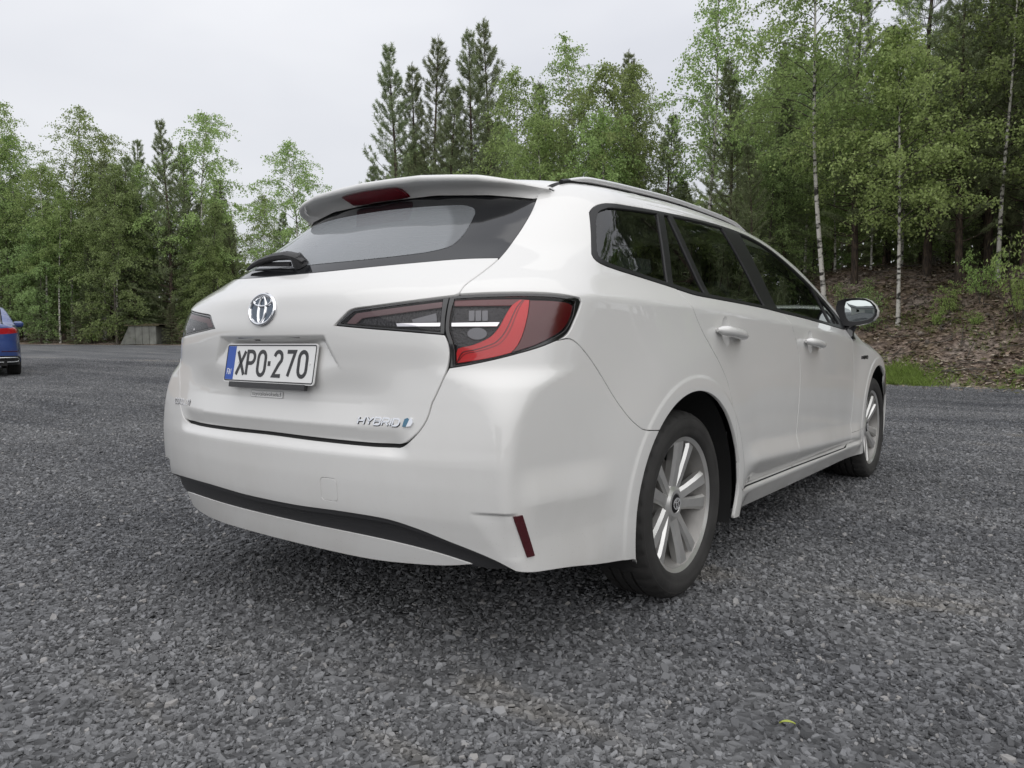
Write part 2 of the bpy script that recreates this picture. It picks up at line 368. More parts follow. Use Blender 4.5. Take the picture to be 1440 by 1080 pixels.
for ix in range(-10, 32):
    for iy in range(-17, 32):
        x, y = ix*.78, iy*.78; a, b = local(x, y)
        if a < -.6 or a > 22 or abs(b) > a*.85+2.6 or edge(x, y) > .1: continue
        pts.append((x, y, float(yard_z(np.array(x), np.array(y)))+.001)); rot.append(tilt(x, y, rnd.uniform(0, 2*PI)))
gm = bpy.data.meshes.new('gravel'); gm.from_pydata(pts, [], []); at = gm.attributes.new('turn', 'FLOAT_VECTOR', 'POINT'); at.data.foreach_set('vector', np.array(rot, np.float32).ravel())
go = link(bpy.data.objects.new('gravel', gm)); tag(go, 'loose dark grey crushed stone covering the whole yard', 'gravel', kind='stuff')
ng = bpy.data.node_groups.new('lay_stones', 'GeometryNodeTree'); ng.interface.new_socket('Geometry', in_out='INPUT', socket_type='NodeSocketGeometry'); ng.interface.new_socket('Geometry', in_out='OUTPUT', socket_type='NodeSocketGeometry')
gi = ng.nodes.new('NodeGroupInput'); gq = ng.nodes.new('NodeGroupOutput'); ci = ng.nodes.new('GeometryNodeCollectionInfo'); ci.inputs['Collection'].default_value = tiles; ci.inputs['Separate Children'].default_value = True; ci.inputs['Reset Children'].default_value = True
ip = ng.nodes.new('GeometryNodeInstanceOnPoints'); ip.inputs['Pick Instance'].default_value = True
na = ng.nodes.new('GeometryNodeInputNamedAttribute'); na.data_type = 'FLOAT_VECTOR'; na.inputs['Name'].default_value = 'turn'
ri = ng.nodes.new('FunctionNodeRandomValue'); ri.data_type = 'INT'; ri.inputs[4].default_value = 0; ri.inputs[5].default_value = 4
L2 = ng.links.new; L2(gi.outputs[0], ip.inputs['Points']); L2(ci.outputs[0], ip.inputs['Instance']); L2(na.outputs['Attribute'], ip.inputs['Rotation']); L2(ri.outputs[2], ip.inputs['Instance Index']); L2(ip.outputs[0], gq.inputs[0])
md = go.modifiers.new('stones', 'NODES'); md.node_group = ng

# ------------------------------------------------------------------ trees
def leaf_mat(name, c, trans=.35, vary=.35, hue=.0):
    m, t, b, n, l = ntree(name)
    b.inputs['Roughness'].default_value = .55; b.inputs['Specular IOR Level'].default_value = .3
    at = n('ShaderNodeAttribute'); at.attribute_name = 'shade'; oi = n('ShaderNodeObjectInfo')
    r = n('ShaderNodeMapRange'); r.inputs['To Min'].default_value = 1-vary; r.inputs['To Max'].default_value = 1+vary; l(at.outputs['Fac'], r.inputs[0])
    r2 = n('ShaderNodeMapRange'); r2.inputs['To Min'].default_value = .82; r2.inputs['To Max'].default_value = 1.2; l(oi.outputs['Random'], r2.inputs[0])
    mu = n('ShaderNodeMath'); mu.operation = 'MULTIPLY'; l(r.outputs[0], mu.inputs[0]); l(r2.outputs[0], mu.inputs[1])
    mx = n('ShaderNodeMix'); mx.data_type = 'RGBA'; mx.blend_type = 'MULTIPLY'; mx.inputs[0].default_value = 1; mx.inputs[6].default_value = (*c, 1); l(mu.outputs[0], mx.inputs[7])
    hs = n('ShaderNodeHueSaturation'); h2 = n('ShaderNodeMapRange'); h2.inputs['To Min'].default_value = .485; h2.inputs['To Max'].default_value = .512; l(oi.outputs['Random'], h2.inputs[0]); l(h2.outputs[0], hs.inputs['Hue']); l(mx.outputs[2], hs.inputs['Color'])
    l(hs.outputs[0], b.inputs['Base Color'])
    tr = n('ShaderNodeBsdfTranslucent'); l(hs.outputs[0], tr.inputs[0]); ms = n('ShaderNodeMixShader'); ms.inputs[0].default_value = trans
    o = [x for x in t.nodes if x.type == 'OUTPUT_MATERIAL'][0]; l(b.outputs[0], ms.inputs[1]); l(tr.outputs[0], ms.inputs[2]); l(ms.outputs[0], o.inputs[0])
    return m
M['birch_leaf'] = leaf_mat('birch_leaf', (.295, .39, .145), .5)
M['bright_leaf'] = leaf_mat('bright_birch_leaf', (.37, .485, .18), .5)
M['alder_leaf'] = leaf_mat('alder_leaf', (.275, .37, .15), .5)
M['rowan_leaf'] = leaf_mat('rowan_leaf', (.36, .48, .165), .5)
M['pine_needle'] = leaf_mat('pine_needle', (.23, .275, .145), .25)
M['spruce_needle'] = leaf_mat('spruce_needle', (.165, .195, .102), .2)
M['grass'] = leaf_mat('grass_blade', (.20, .30, .07), .4)
def bark_mat(name, c, c2, sc, lo, hi):
    m, t, b, n, l = ntree(name); b.inputs['Roughness'].default_value = .9
    tc = n('ShaderNodeTexCoord'); mp = n('ShaderNodeMapping'); mp.inputs['Scale'].default_value = sc; l(tc.outputs['Object'], mp.inputs[0])
    a = n('ShaderNodeTexNoise'); a.inputs['Scale'].default_value = 1; a.inputs['Detail'].default_value = 6; l(mp.outputs[0], a.inputs['Vector'])
    r = n('ShaderNodeValToRGB'); r.color_ramp.elements[0].position = lo; r.color_ramp.elements[0].color = (*c2, 1); r.color_ramp.elements[1].position = hi; r.color_ramp.elements[1].color = (*c, 1)
    l(a.outputs[0], r.inputs[0]); l(r.outputs[0], b.inputs['Base Color']); return m
M['birch_bark'] = bark_mat('birch_bark', (.52, .50, .46), (.035, .032, .028), (4, 4, 9), .40, .50)
M['pine_bark'] = bark_mat('pine_bark', (.105, .075, .055), (.030, .024, .020), (20, 20, 6), .35, .65)
M['grey_bark'] = bark_mat('grey_bark', (.12, .105, .085), (.045, .04, .034), (15, 15, 5), .35, .65)

class Tree:
    def __init__(s, seed): s.r = np.random.default_rng(seed); s.W = MB(); s.L = []; s.S = []
    def limb(s, P, r0, r1, seg=5, m=0): s.W.tube(P, np.linspace(r0, r1, len(P)), seg, m, cap=False)
    def leaves(s, C, size, asp=.8, hang=.5, fold=0):
        """rhombic leaves at points C"""
        C = np.asarray(C); n = len(C); r = s.r
        d = r.normal(0, 1, (n, 3)); d[:, 2] -= hang*1.6; d /= np.linalg.norm(d, axis=1)[:, None]
        q = r.normal(0, 1, (n, 3)); q -= (q*d).sum(1)[:, None]*d; q /= np.linalg.norm(q, axis=1)[:, None]
        L = size*r.uniform(.7, 1.3, n)[:, None]; w = L*asp*.5
        V = np.stack([C, C+d*L*.45+q*w, C+d*L, C+d*L*.45-q*w], 1); s.L.append(V.reshape(-1, 3)); s.S.append(np.repeat(r.random(n), 4))
    def blades(s, C, D, length, width, spread, k):
        """k thin needles round direction D at each point C (a bottlebrush tuft)"""
        C = np.repeat(np.asarray(C), k, 0); D = np.repeat(np.asarray(D), k, 0); n = len(C); r = s.r
        d = D+r.normal(0, spread, (n, 3)); d /= np.linalg.norm(d, axis=1)[:, None]
        q = r.normal(0, 1, (n, 3)); q -= (q*d).sum(1)[:, None]*d; q /= np.linalg.norm(q, axis=1)[:, None]
        L = length*r.uniform(.7, 1.2, n)[:, None]; c = C+r.normal(0, length*.12, (n, 3))
        V = np.stack([c-d*L*.1, c+d*L*.4+q*width/2, c+d*L, c+d*L*.4-q*width/2], 1); s.L.append(V.reshape(-1, 3)); s.S.append(np.repeat(r.random(n//k).repeat(k)*.7+r.random(n)*.3, 4))
    def build(s, name, bark, leaf):
        e = bpy.data.objects.new(name, None)
        tr = bpy.data.objects.new('trunk', mesh_data('trunk', s.W.V, s.W.F, bark if isinstance(bark, list) else [bark], s.W.M, True)); tr.parent = e
        V = np.concatenate(s.L); F = np.arange(len(V)).reshape(-1, 4)
        me = mesh_data('crown', V, F, leaf, smooth=False); a = me.attributes.new('shade', 'FLOAT', 'POINT'); a.data.foreach_set('value', np.concatenate(s.S).astype(np.float32))
        cr = bpy.data.objects.new('crown', me); cr.parent = e
        return e, tr, cr
def curve_pts(p, d, L, n, r, bend=(0, 0, 0), jit=.15):
    P = [np.array(p, float)]; d = np.array(d, float)
    for _ in range(n): d = d+np.array(bend)/n+r.normal(0, jit, 3)/n; d /= np.linalg.norm(d); P.append(P[-1]+d*L/n)
    return np.array(P), d
def trunk_pts(h, r, lean=.03, n=14):
    z = np.linspace(0, h, n); a = r.uniform(0, 2*PI); l = lean*h*(z/h)**1.6; w = .02*h*np.sin(z/h*PI*r.uniform(1, 2.2)+r.uniform(0, 6))*(z/h)
    return np.c_[l*math.cos(a)+w*math.sin(a), l*math.sin(a)-w*math.cos(a), z]
def at_h(P, z): return np.array([np.interp(z, P[:, 2], P[:, 0]), np.interp(z, P[:, 2], P[:, 1]), z])
def birch(seed, h, low=.25, wid=.20, dens=1.0, leaf=.078, lean=.04, mat='birch_leaf', bark='birch_bark'):
    T = Tree(seed); r = T.r; P = trunk_pts(h, r, lean); R0 = .0060*h+.010; T.W.tube(P-[0, 0, .25]*np.r_[1, np.zeros(len(P)-1)][:, None], np.linspace(R0, .012, len(P))*np.r_[1.25, np.ones(len(P)-1)], 8, 0, cap=False)
    nb = int(58*dens); C = []
    for i in range(nb):
        t = low+(.985-low)*(i+r.random())/nb; p = at_h(P, t*h); az = i*2.4+r.normal(0, .5); env = wid*h*(1-(max(t-.45, 0)/.56)**1.7)*(.55+.45*min((t-low)/.2+.3, 1))+.20
        L = env*r.uniform(.6, 1.3); up = .75+.5*t
        Q, d = curve_pts(p, (math.cos(az), math.sin(az), up), L, 6, r, (0, 0, -1.25-.3*r.random()), .35)
        T.limb(Q, .010+.012*(1-t), .003, 4, 1)
        for j in range(int(9+L*7)):
            u = r.uniform(.2, 1); b0 = Q[min(int(u*6), 5)]+(Q[min(int(u*6)+1, 6)]-Q[min(int(u*6), 5)])*r.random()
            l2 = r.uniform(.3, .75)*(.5+.5*min(L, 1.3)); S2_, _ = curve_pts(b0, r.normal(0, 1, 3)*[1, 1, .6]+np.r_[(Q[-1]-Q[0])[:2]*.6, .1], l2, 4, r, (0, 0, -1.5), .6)
            if j % 3 == 0: T.limb(S2_, .004, .002, 3, 1)
            m = int(r.integers(9, 16)*dens**.3); k = r.uniform(.1, 1, m)*4; k0 = np.minimum(k.astype(int), 3)
            C.append(S2_[k0]+(S2_[k0+1]-S2_[k0])*(k-k0)[:, None]+r.normal(0, .05, (m, 3)))
    T.leaves(np.concatenate(C), leaf, .85, .5)
    return T.build('birch_tree', [M[bark], M['grey_bark']], M[mat])
def pine(seed, h, low=.12, wid=.215, leafy=.0):
    T = Tree(seed); r = T.r; P = trunk_pts(h, r, .012); T.W.tube(P-[0, 0, .25]*np.r_[1, np.zeros(len(P)-1)][:, None], np.linspace(.0105*h+.015, .010, len(P)), 7, 0, cap=False)
    z = h*low; C, D = [], []; w = 0
    while z < h*.985:
        t = z/h; w += 1; nb = r.integers(4, 7) if t < .9 else 4; a0 = r.uniform(0, 6.28)
        env = (wid*h*(1-t)**.82*min(1, .55+1.6*(t-low)/.5)+.12)*r.uniform(.85, 1.12)
        for k in range(nb):
            az = a0+k*2*PI/nb+r.normal(0, .2); L = env*r.uniform(.65, 1.2)
            if r.random() < .12: continue
            Q, d = curve_pts(at_h(P, z), (math.cos(az), math.sin(az), .0+.6*t*t+r.normal(0, .14)), L, 5, r, (0, 0, .55+.45*t), .35)
            T.limb(Q, .007+.016*(1-t)*min(L, 1.5), .003, 4, 0)
            bare = .45 if t < .4 else .2
            for j in range(int(4+L*8.5)):
                u = r.uniform(bare, 1)*5; i0 = min(int(u), 4); b0 = Q[i0]+(Q[i0+1]-Q[i0])*(u-i0); ax = Q[i0+1]-Q[i0]; ax /= np.linalg.norm(ax)
                sd = np.cross(ax, [0, 0, 1]); dd = ax*.8+sd*r.choice([-1, 1])*r.uniform(.3, 1)+np.array([0, 0, r.uniform(.1, .6)]); dd /= np.linalg.norm(dd); l2 = r.uniform(.10, .34)*min(1, .4+L*.5)
                for q in (.35, .7, 1): C.append(b0+dd*l2*q); D.append(dd)
            for q in (.75, .9, 1): C.append(Q[0]+(Q[-1]-Q[0])*q); D.append(ax)
        z += (.44 if h > 6 else .32)*r.uniform(.8, 1.2)*(1-.45*t)
    for q in np.linspace(.93, 1, 7): C.append(at_h(P, h*q)); D.append((0, 0, 1.5))
    T.blades(C, D, .135, .017, .75, 6)
    return T.build('pine_tree', [M['pine_bark']], M['pine_needle'])
def spruce(seed, h, low=.03, wid=.18):
    T = Tree(seed); r = T.r; P = trunk_pts(h, r, .006); T.W.tube(P-[0, 0, .2]*np.r_[1, np.zeros(len(P)-1)][:, None], np.linspace(.011*h+.015, .008, len(P)), 7, 0, cap=False)
    z = h*low+.15; C, D = [], []
    while z < h*.99:
        t = z/h; nb = r.integers(5, 8); a0 = r.uniform(0, 6.28)
        for k in range(nb):
            az = a0+k*2*PI/nb+r.normal(0, .2); L = (wid*h*(1-t)**.9+.10)*r.uniform(.7, 1.15)
            Q, d = curve_pts(at_h(P, z), (math.cos(az), math.sin(az), .05+.7*t), L, 5, r, (0, 0, -.5+.5*t), .2); T.limb(Q, .005+.012*(1-t), .002, 3, 0)
            for j in range(int(7+L*13)):
                u = r.uniform(.12, 1)*5; i0 = min(int(u), 4); b0 = Q[i0]+(Q[i0+1]-Q[i0])*(u-i0); ax = Q[i0+1]-Q[i0]; ax /= np.linalg.norm(ax); sd = np.cross(ax, [0, 0, 1])
                dd = ax*.8+sd*r.choice([-1, 1])*r.uniform(.4, 1)+np.array([0, 0, r.uniform(-.6, .05)]); dd /= np.linalg.norm(dd); l2 = r.uniform(.14, .36)*min(1, .35+L*.6)
                for q in (.3, .65, 1): C.append(b0+dd*l2*q); D.append(dd)
        z += .34*r.uniform(.8, 1.2)*(1-.5*t)
    for q in np.linspace(.94, 1, 6): C.append(at_h(P, h*q)); D.append((0, 0, 1.3))
    T.blades(C, D, .095, .018, .55, 6)
    return T.build('spruce_tree', [M['pine_bark']], M['spruce_needle'])
def shrub(seed, h, nst=5, leaf=.10, mat='rowan_leaf', spread=.5):
    T = Tree(seed); r = T.r; C = []
    for i in range(nst):
        az = r.uniform(0, 6.28); Q, d = curve_pts((r.normal(0, .06), r.normal(0, .06), -.1), (math.cos(az)*spread, math.sin(az)*spread, 1), h*r.uniform(.65, 1.1), 7, r, (0, 0, -.2), .5); T.limb(Q, .008+.006*h, .003, 5, 0)
        for j in range(int(9*h)+5):
            u = r.uniform(.25, 1)*7; i0 = min(int(u), 6); b0 = Q[i0]+(Q[i0+1]-Q[i0])*(u-i0); S_, _ = curve_pts(b0, np.r_[r.normal(0, 1, 2), .35], r.uniform(.25, .6)*min(h, 2)*.6, 4, r, (0, 0, -.7), .3); T.limb(S_, .004, .0015, 3, 0)
            for q in range(1, 5):
                for e in range(3): C.append(S_[q]+r.normal(0, .055, 3)*[1, 1, .4])
    T.leaves(C, leaf, .42, .35)
    return T.build('leafy_shrub', [M['grey_bark']], M[mat])
PROTO = {
 'birch0': birch(11, 11, .38, .21), 'birch1': birch(12, 11, .28, .25, 1.1), 'birch2': birch(13, 12, .42, .19, .85, lean=.07), 'birch3': birch(14, 9, .18, .28, 1.2),
 'birchW': birch(16, 11, .40, .22, 1.1, .074, .05), 'birchL': birch(15, 8.5, .32, .30, 1.35, .075, .02, 'bright_leaf'),
 'alder0': birch(21, 9, .08, .23, 1.25, .085, .03, 'alder_leaf', 'grey_bark'), 'alder1': birch(22, 10, .06, .20, 1.3, .09, .03, 'alder_leaf', 'grey_bark'),
 'pine0': pine(31, 12), 'pine1': pine(32, 12, .2, .19), 'pine2': pine(33, 9, .06, .22), 'pine3': pine(34, 13, .35, .24),
 'spruce0': spruce(41, 10), 'spruce1': spruce(42, 4.5, .02, .22),
 'shrub0': shrub(51, 1.7), 'shrub1': shrub(52, 2.6, 4, .11), 'shrub2': shrub(53, 1.0, 4, .09), 'shrub3': shrub(54, 1.3, 6, .07, 'alder_leaf')}
HH = {'birch0': 11, 'birch1': 11, 'birch2': 12, 'birch3': 9, 'birchL': 8.5, 'birchW': 11, 'alder0': 9, 'alder1': 10, 'pine0': 12, 'pine1': 12, 'pine2': 9, 'pine3': 13, 'spruce0': 10, 'spruce1': 4.5, 'shrub0': 1.7, 'shrub1': 2.6, 'shrub2': 1.0, 'shrub3': 1.3}
NAMES = {'birch': 'birch_tree', 'alder': 'alder_tree', 'pine': 'pine_tree', 'spruce': 'spruce_tree', 'shrub': 'leafy_shrub'}
CATS = {'birch': 'tree', 'alder': 'tree', 'pine': 'tree', 'spruce': 'tree', 'shrub': 'shrub'}
used = set()
def plant(kind, x, y, h, label, group=None, rz=None, sx=1.0, dz=0):
    e, tr, cr = PROTO[kind]; k = kind.rstrip('0123LW').rstrip('456789')
    sx = .62 if k == 'shrub' and h > .5 and dz == 0 else sx
    s = h/HH[kind]; rz = rnd.uniform(0, 6.28) if rz is None else rz
    if kind not in used: used.add(kind); q, a, b = e, tr, cr
    else:
        q, a, b = e.copy(), tr.copy(), cr.copy(); a.parent = q; b.parent = q
    for o in (q, a, b): col.objects.link(o)
    q.name = NAMES[k]; q.location = (x, y, float(ground_z(np.array(x), np.array(y)))+dz); q.rotation_euler = (0, 0, rz); q.scale = (s*sx, s*sx, s)
    for key in list(q.keys()): del q[key]
    if 'leaning' in label and 'white trunk' in label: q.rotation_euler = Matrix.Rotation(math.radians(-4.5), 3, Vector((EF[0], EF[1], 0))).to_euler()
    tag(q, label, CATS[k], group); return q
TREES = [
    ('birch2', 12.98, 43.80, 12.94, 'tall birch at the far left edge of the wood, cut off by the frame'),
    ('birch0', 14.16, 43.90, 10.94, 'rounded birch right behind the blue car'),
    ('alder0', 13.73, 40.53, 6.47, 'low bright green alder over the far side of the yard beyond the blue car'),
    ('birch2', 15.71, 41.88, 12.42, 'tallest thin birch of the left wood, with a pointed airy top'),
    ('birch0', 14.35, 40.05, 7.88, 'birch with the clean white trunk standing at the gravel edge left of the big pine'),
    ('birch1', 17.26, 41.51, 11.39, 'birch with a flat ragged crown between the tall thin birch and the bare pine'),
    ('birch2', 16.22, 37.94, 8.23, 'birch with a speckled white trunk just left of the old pine'),
    ('pine3', 18.91, 41.01, 11.05, 'half bare pine whose trunk shows against the sky left of the big pine'),
    ('pine0', 18.46, 36.67, 11.41, 'broad dark pine, the biggest of the left wood'),
    ('birch1', 20.15, 36.11, 12.31, 'tall birch with a hanging crown leaning out right of the broad dark pine'),
    ('pine0', 20.10, 37.82, 10.64, 'dark pine tucked behind the broad pine and the hanging birch'),
    ('spruce0', 15.51, 39.20, 4.93, 'drooping spruce between the two white birch trunks'),
    ('spruce1', 13.60, 40.36, 2.84, 'small dark spruce under the alder beyond the blue car'),
    ('spruce1', 14.66, 38.99, 1.98, 'small spruce at the gravel edge right of the white trunk'),
    ('spruce1', 17.73, 35.32, 2.08, 'low spruce bush hanging over the right end of the grey shed'),
    ('pine2', 20.45, 34.08, 6.34, 'short pine at the right end of the left wood'),
    ('birch3', 19.72, 34.22, 5.01, 'low light green birch under the hanging birch'),
    ('birch0', 23.20, 35.43, 8.26, 'slender birch in the gap above the rear wiper'),
    ('birch1', 21.98, 30.44, 10.22, 'tall leafy birch rising right behind the left end of the car roof'),
    ('pine2', 22.10, 31.93, 6.70, 'young pine beside the tall birch behind the car roof'),
    ('alder1', 13.15, 42.75, 7.97, 'alder filling the wood edge above the blue car roof'),
    ('alder0', 18.09, 38.80, 5.62, 'leafy alder above the grey shed'),
    ('alder1', 19.19, 35.72, 5.63, 'alder at the foot of the dark pines right of the shed'),
    ('spruce0', 17.98, 40.57, 5.47, 'dim spruce behind the shed'),
    ('pine0', 18.01, 19.20, 11.27, 'leftmost dark pine of the group above the spoiler'),
    ('pine1', 19.12, 19.40, 10.75, 'shaded pine squeezed between the first two peaks above the spoiler'),
    ('pine1', 18.91, 18.04, 11.43, 'pine with the pointed single top, second peak above the spoiler'),
    ('pine0', 19.04, 16.22, 10.94, 'bushy pine just left of the tallest peak above the car roof'),
    ('pine0', 19.81, 16.04, 11.11, 'tallest pine above the car roof'),
    ('birch0', 17.61, 13.16, 8.86, 'light green birch with a thin pale trunk in front of the tallest pine'),
    ('pine2', 18.97, 13.03, 7.89, 'small pine with a bare leader between two birches above the roof'),
    ('birch2', 17.88, 11.16, 9.32, 'airy birch with a see-through pointed crown above the quarter window'),
    ('birch3', 17.52, 10.00, 7.82, 'short bright birch left of the lone pine peak above the side windows'),
    ('pine1', 18.90, 9.84, 7.84, 'lone pine peak above the side windows'),
    ('birch0', 18.76, 9.21, 7.37, 'birch with a round top right of the lone pine peak'),
    ('pine2', 18.59, 16.81, 9.24, 'low pine filling the gap below the second peak'),
    ('pine2', 17.77, 20.34, 7.13, 'low pine branch tip at the left end of the pine group'),
    ('birch3', 16.16, 10.95, 6.83, 'low birch thicket behind the roof rail'),
    ('birch3', 16.38, 9.01, 6.39, 'low leafy birch close behind the rear roof rail'),
    ('pine2', 17.89, 7.87, 5.65, 'young pine at the gap left of the drooping birch'),
    ('birch2', 17.10, 6.44, 9.29, 'tall drooping birch standing alone left of the big leaning birch'),
    ('pine1', 16.99, 5.76, 6.93, 'young pine with a spiky leader under the drooping birch'),
    ('pine2', 16.35, 4.95, 4.70, 'low pine in the gap behind the front door window'),
    ('birchW', 16.27, 3.08, 9.02, 'tall birch with a white trunk leaning left above the windscreen'),
    ('pine0', 17.96, 2.86, 7.71, 'dark pine between the two white trunked birches'),
    ('birchL', 16.10, 1.51, 6.44, 'near birch on the bank with a white lower trunk and wide bright crown'),
    ('pine3', 18.49, 1.35, 9.39, 'tall dark pine in the top right corner'),
    ('pine0', 17.81, 0.59, 7.58, 'shaded pine behind the young leafy shrubs of the bank'),
    ('birch1', 17.77, -0.18, 7.48, 'birch with bright leaves at the right edge above the bank'),
    ('pine1', 19.39, 0.18, 8.77, 'thin trunked pine deep in the shade right of the near birch'),
    ('pine0', 18.35, -0.61, 7.77, 'dark pine at the right edge of the picture'),
    ('spruce0', 18.39, 4.76, 4.97, 'dim spruce under the leaning birch'),
    ('birch3', 19.34, 3.69, 4.73, 'low birch crown between the leaning trunk and the near birch'),
    ('alder0', 17.65, 4.90, 3.97, 'green alder low above the windscreen'),
    ('alder1', 20.29, 1.47, 5.00, 'alder behind the near birch crown'),
    ('birch3', 19.06, 2.73, 4.31, 'bright low birch behind the near birch trunk'),
    ('shrub1', 16.37, 0.00, 1.60, 'tall young rowan on the bank with pale layered leaves'),
    ('shrub0', 16.21, 0.53, 0.91, 'bushy rowan sapling spreading over the bank behind the mirror'),
    ('shrub1', 15.20, -0.78, 2.38, 'rowan sapling at the right edge of the picture'),
    ('shrub2', 15.52, -0.04, 0.32, 'small green seedling on the mossy bank below the rowans'),
    ('shrub2', 15.84, 0.69, 0.54, 'ground hugging seedling under the bushy rowan'),
    ('shrub3', 15.76, 2.11, 1.33, 'dark leafy bush left of the near birch trunk'),
    ('shrub3', 15.99, 2.47, 1.43, 'leafy bush at the foot of the leaning birch'),
    ('shrub2', 13.07, -0.96, 0.23, 'tuft like seedling at the gravel edge on the far right'),
]
for kind, x, y, h, lab in TREES: plant(kind, x, y, h, lab, 'trees along the edge of the wood' if not kind.startswith('shrub') else 'young shrubs on the bank')
# the wood behind the front row
FILL = {'pine': ('dim pine standing deep in the wood behind the front row', ['pine0', 'pine1', 'pine3', 'pine2']),
        'birch': ('birch standing deep in the wood behind the front row', ['birch0', 'birch1', 'birch3', 'alder1']),
        'spruce': ('drooping spruce standing deep in the wood behind the front row', ['spruce0', 'spruce0'])}
cnt = 0; tries = 0; placed = []
while cnt < 150 and tries < 9000:
    tries += 1
    px = rnd.uniform(-160, 1640); dep = rnd.uniform(15, 58) if px < 500 else rnd.uniform(15, 44)
    p = CAM[:2]+dep*EF+(px-720)/1063.8*dep*ER; d = float(edge(p[0], p[1]))
    if d < (3.2 if px < 960 else 6.5) or d > 19: continue
    if any((p[0]-q[0])**2+(p[1]-q[1])**2 < 1.3**2 for q in placed): continue
    ty = float(np.interp(px, [-160, 0, 60, 180, 320, 340, 520, 545, 690, 900, 925, 965, 990, 1100, 1640], [200, 230, 260, 250, 250, 370, 350, 190, 170, 190, 250, 250, 130, 60, -60]))+rnd.uniform(0, 90)
    g = float(ground_z(np.array(p[0]), np.array(p[1]))); h = CAM[2]+(476.7-ty)/1063.8*dep-g
    if h < 2.5: continue
    k = rnd.choices(['pine', 'birch', 'spruce'], [4, 3, 2])[0]; lab, ks = FILL[k]
    plant(rnd.choice(ks), p[0], p[1], h, lab, k+' trees deep in the wood'); placed.append(p); cnt += 1
# second row of the left wood
cnt = 0
while cnt < 16:
    px = rnd.uniform(-70, 335); dep = rnd.uniform(38, 46); p = CAM[:2]+dep*EF+(px-720)/1063.8*dep*ER; d = float(edge(p[0], p[1]))
    if not 1.5 < d < 7: continue
    ty = float(np.interp(px, [-70, 40, 160, 290, 335], [190, 215, 215, 240, 300]))+rnd.uniform(0, 80); h = CAM[2]+(476.7-ty)/1063.8*dep-float(ground_z(np.array(p[0]), np.array(p[1])))
    k = rnd.choices(['pine', 'birch', 'spruce'], [2, 4, 2])[0]; lab, ks = FILL[k]; plant(rnd.choice(ks), p[0], p[1], h, lab, k+' trees deep in the wood'); cnt += 1
# the wood goes on to the right, outside the frame (the car's flank mirrors it)
cnt = 0
while cnt < 84:
    b_ = rnd.uniform(9, 34); a_ = rnd.uniform(-10, 20); p = CAM[:2]+a_*EF+b_*ER; d = float(edge(p[0], p[1]))
    if not 1.2 < d < 11 or b_ < a_*.72+1.5: continue
    k = rnd.choices(['pine', 'birch', 'spruce'], [4, 4, 1])[0]; lab, ks = FILL[k]; plant(rnd.choice(ks), p[0], p[1], rnd.uniform(9, 14), lab, k+' trees deep in the wood'); cnt += 1
# low undergrowth closing the foot of the wood
for i in range(46):
    px = rnd.uniform(-60, 1600)
    for _ in range(200):
        dep = rnd.uniform(13, 48); p = CAM[:2]+dep*EF+(px-720)/1063.8*dep*ER; d = float(edge(p[0], p[1]))
        if px < 1120 and (1.2 if px < 900 else 4.5) < d < 9: break
    else: continue
    plant(rnd.choice(['shrub3', 'shrub3', 'shrub0', 'spruce1']), p[0], p[1], rnd.uniform(.7, 2.0), 'low undergrowth bush at the dark foot of the wood', 'undergrowth bushes at the foot of the wood')

# the far wood behind everything, one dim mass of foliage
r = np.random.default_rng(77); n = 60000; k = 0; C_ = []
while k < n:
    px = r.uniform(-400, 1900, 4000); dep = r.uniform(20, 75, 4000); q = CAM[:2]+dep[:, None]*EF+((px-720)/1063.8*dep)[:, None]*ER; d = edge(q[:, 0], q[:, 1]); q = q[(d > 19) & (d < 25)]
    C_.append(np.c_[q, ground_z(q[:, 0], q[:, 1])+r.uniform(0, 1, len(q))**1.3*4.5]); k += len(q)
C_ = np.concatenate(C_)[:n]; D_ = r.normal(0, 1, (n, 3)); D_ /= np.linalg.norm(D_, axis=1)[:, None]; Q_ = np.cross(D_, r.normal(0, 1, (n, 3))); Q_ /= np.linalg.norm(Q_, axis=1)[:, None]; L_ = r.uniform(.2, .5, n)[:, None]
fw_ = obj('far_wood', np.stack([C_, C_+D_*L_*.5+Q_*L_*.3, C_+D_*L_, C_+D_*L_*.5-Q_*L_*.3], 1).reshape(-1, 3), np.arange(4*n).reshape(-1, 4), M['alder_leaf'], smooth=False)
at_ = fw_.data.attributes.new('shade', 'FLOAT', 'POINT'); at_.data.foreach_set('value', np.repeat(r.random(n)*.6, 4).astype(np.float32)); tag(fw_, 'dim far wood closing the view between the trunks', 'wood', kind='stuff')

# grass, dead leaves and chips of stone along the foot of the bank
def scatter(n, f, pxr, dr):
    out = []
    while len(out) < n:
        px = rnd.uniform(*pxr); dep = rnd.uniform(10.5, 24); p = CAM[:2]+dep*EF+(px-720)/1063.8*dep*ER; d = float(edge(p[0], p[1]))
        if dr[0] < d < dr[1] and rnd.random() < f(px, d): out.append((p[0], p[1]))
    a = np.array(out); return np.c_[a, ground_z(a[:, 0], a[:, 1])-.02]
def blades_obj(name, C, hgt, wdt, label, mat, lean=.35):
    r = np.random.default_rng(5); n = len(C); az = r.uniform(0, 6.28, n); q = np.c_[np.cos(az), np.sin(az), np.zeros(n)]; d = np.c_[r.normal(0, lean, (n, 2)), np.ones(n)]; d /= np.linalg.norm(d, axis=1)[:, None]
    L = hgt*r.uniform(.4, 1.2, n)[:, None]; V = np.stack([C-q*wdt/2, C+q*wdt/2, C+d*L*.6+q*wdt*.35+np.c_[d[:, :2]*.02, np.zeros(n)], C+d*L*[1.5, 1.5, 1]], 1)
    o = obj(name, V.reshape(-1, 3), np.arange(4*n).reshape(-1, 4), mat, smooth=False); a = o.data.attributes.new('shade', 'FLOAT', 'POINT'); a.data.foreach_set('value', np.repeat(r.random(n), 4).astype(np.float32)); return tag(o, label, 'grass', kind='stuff')
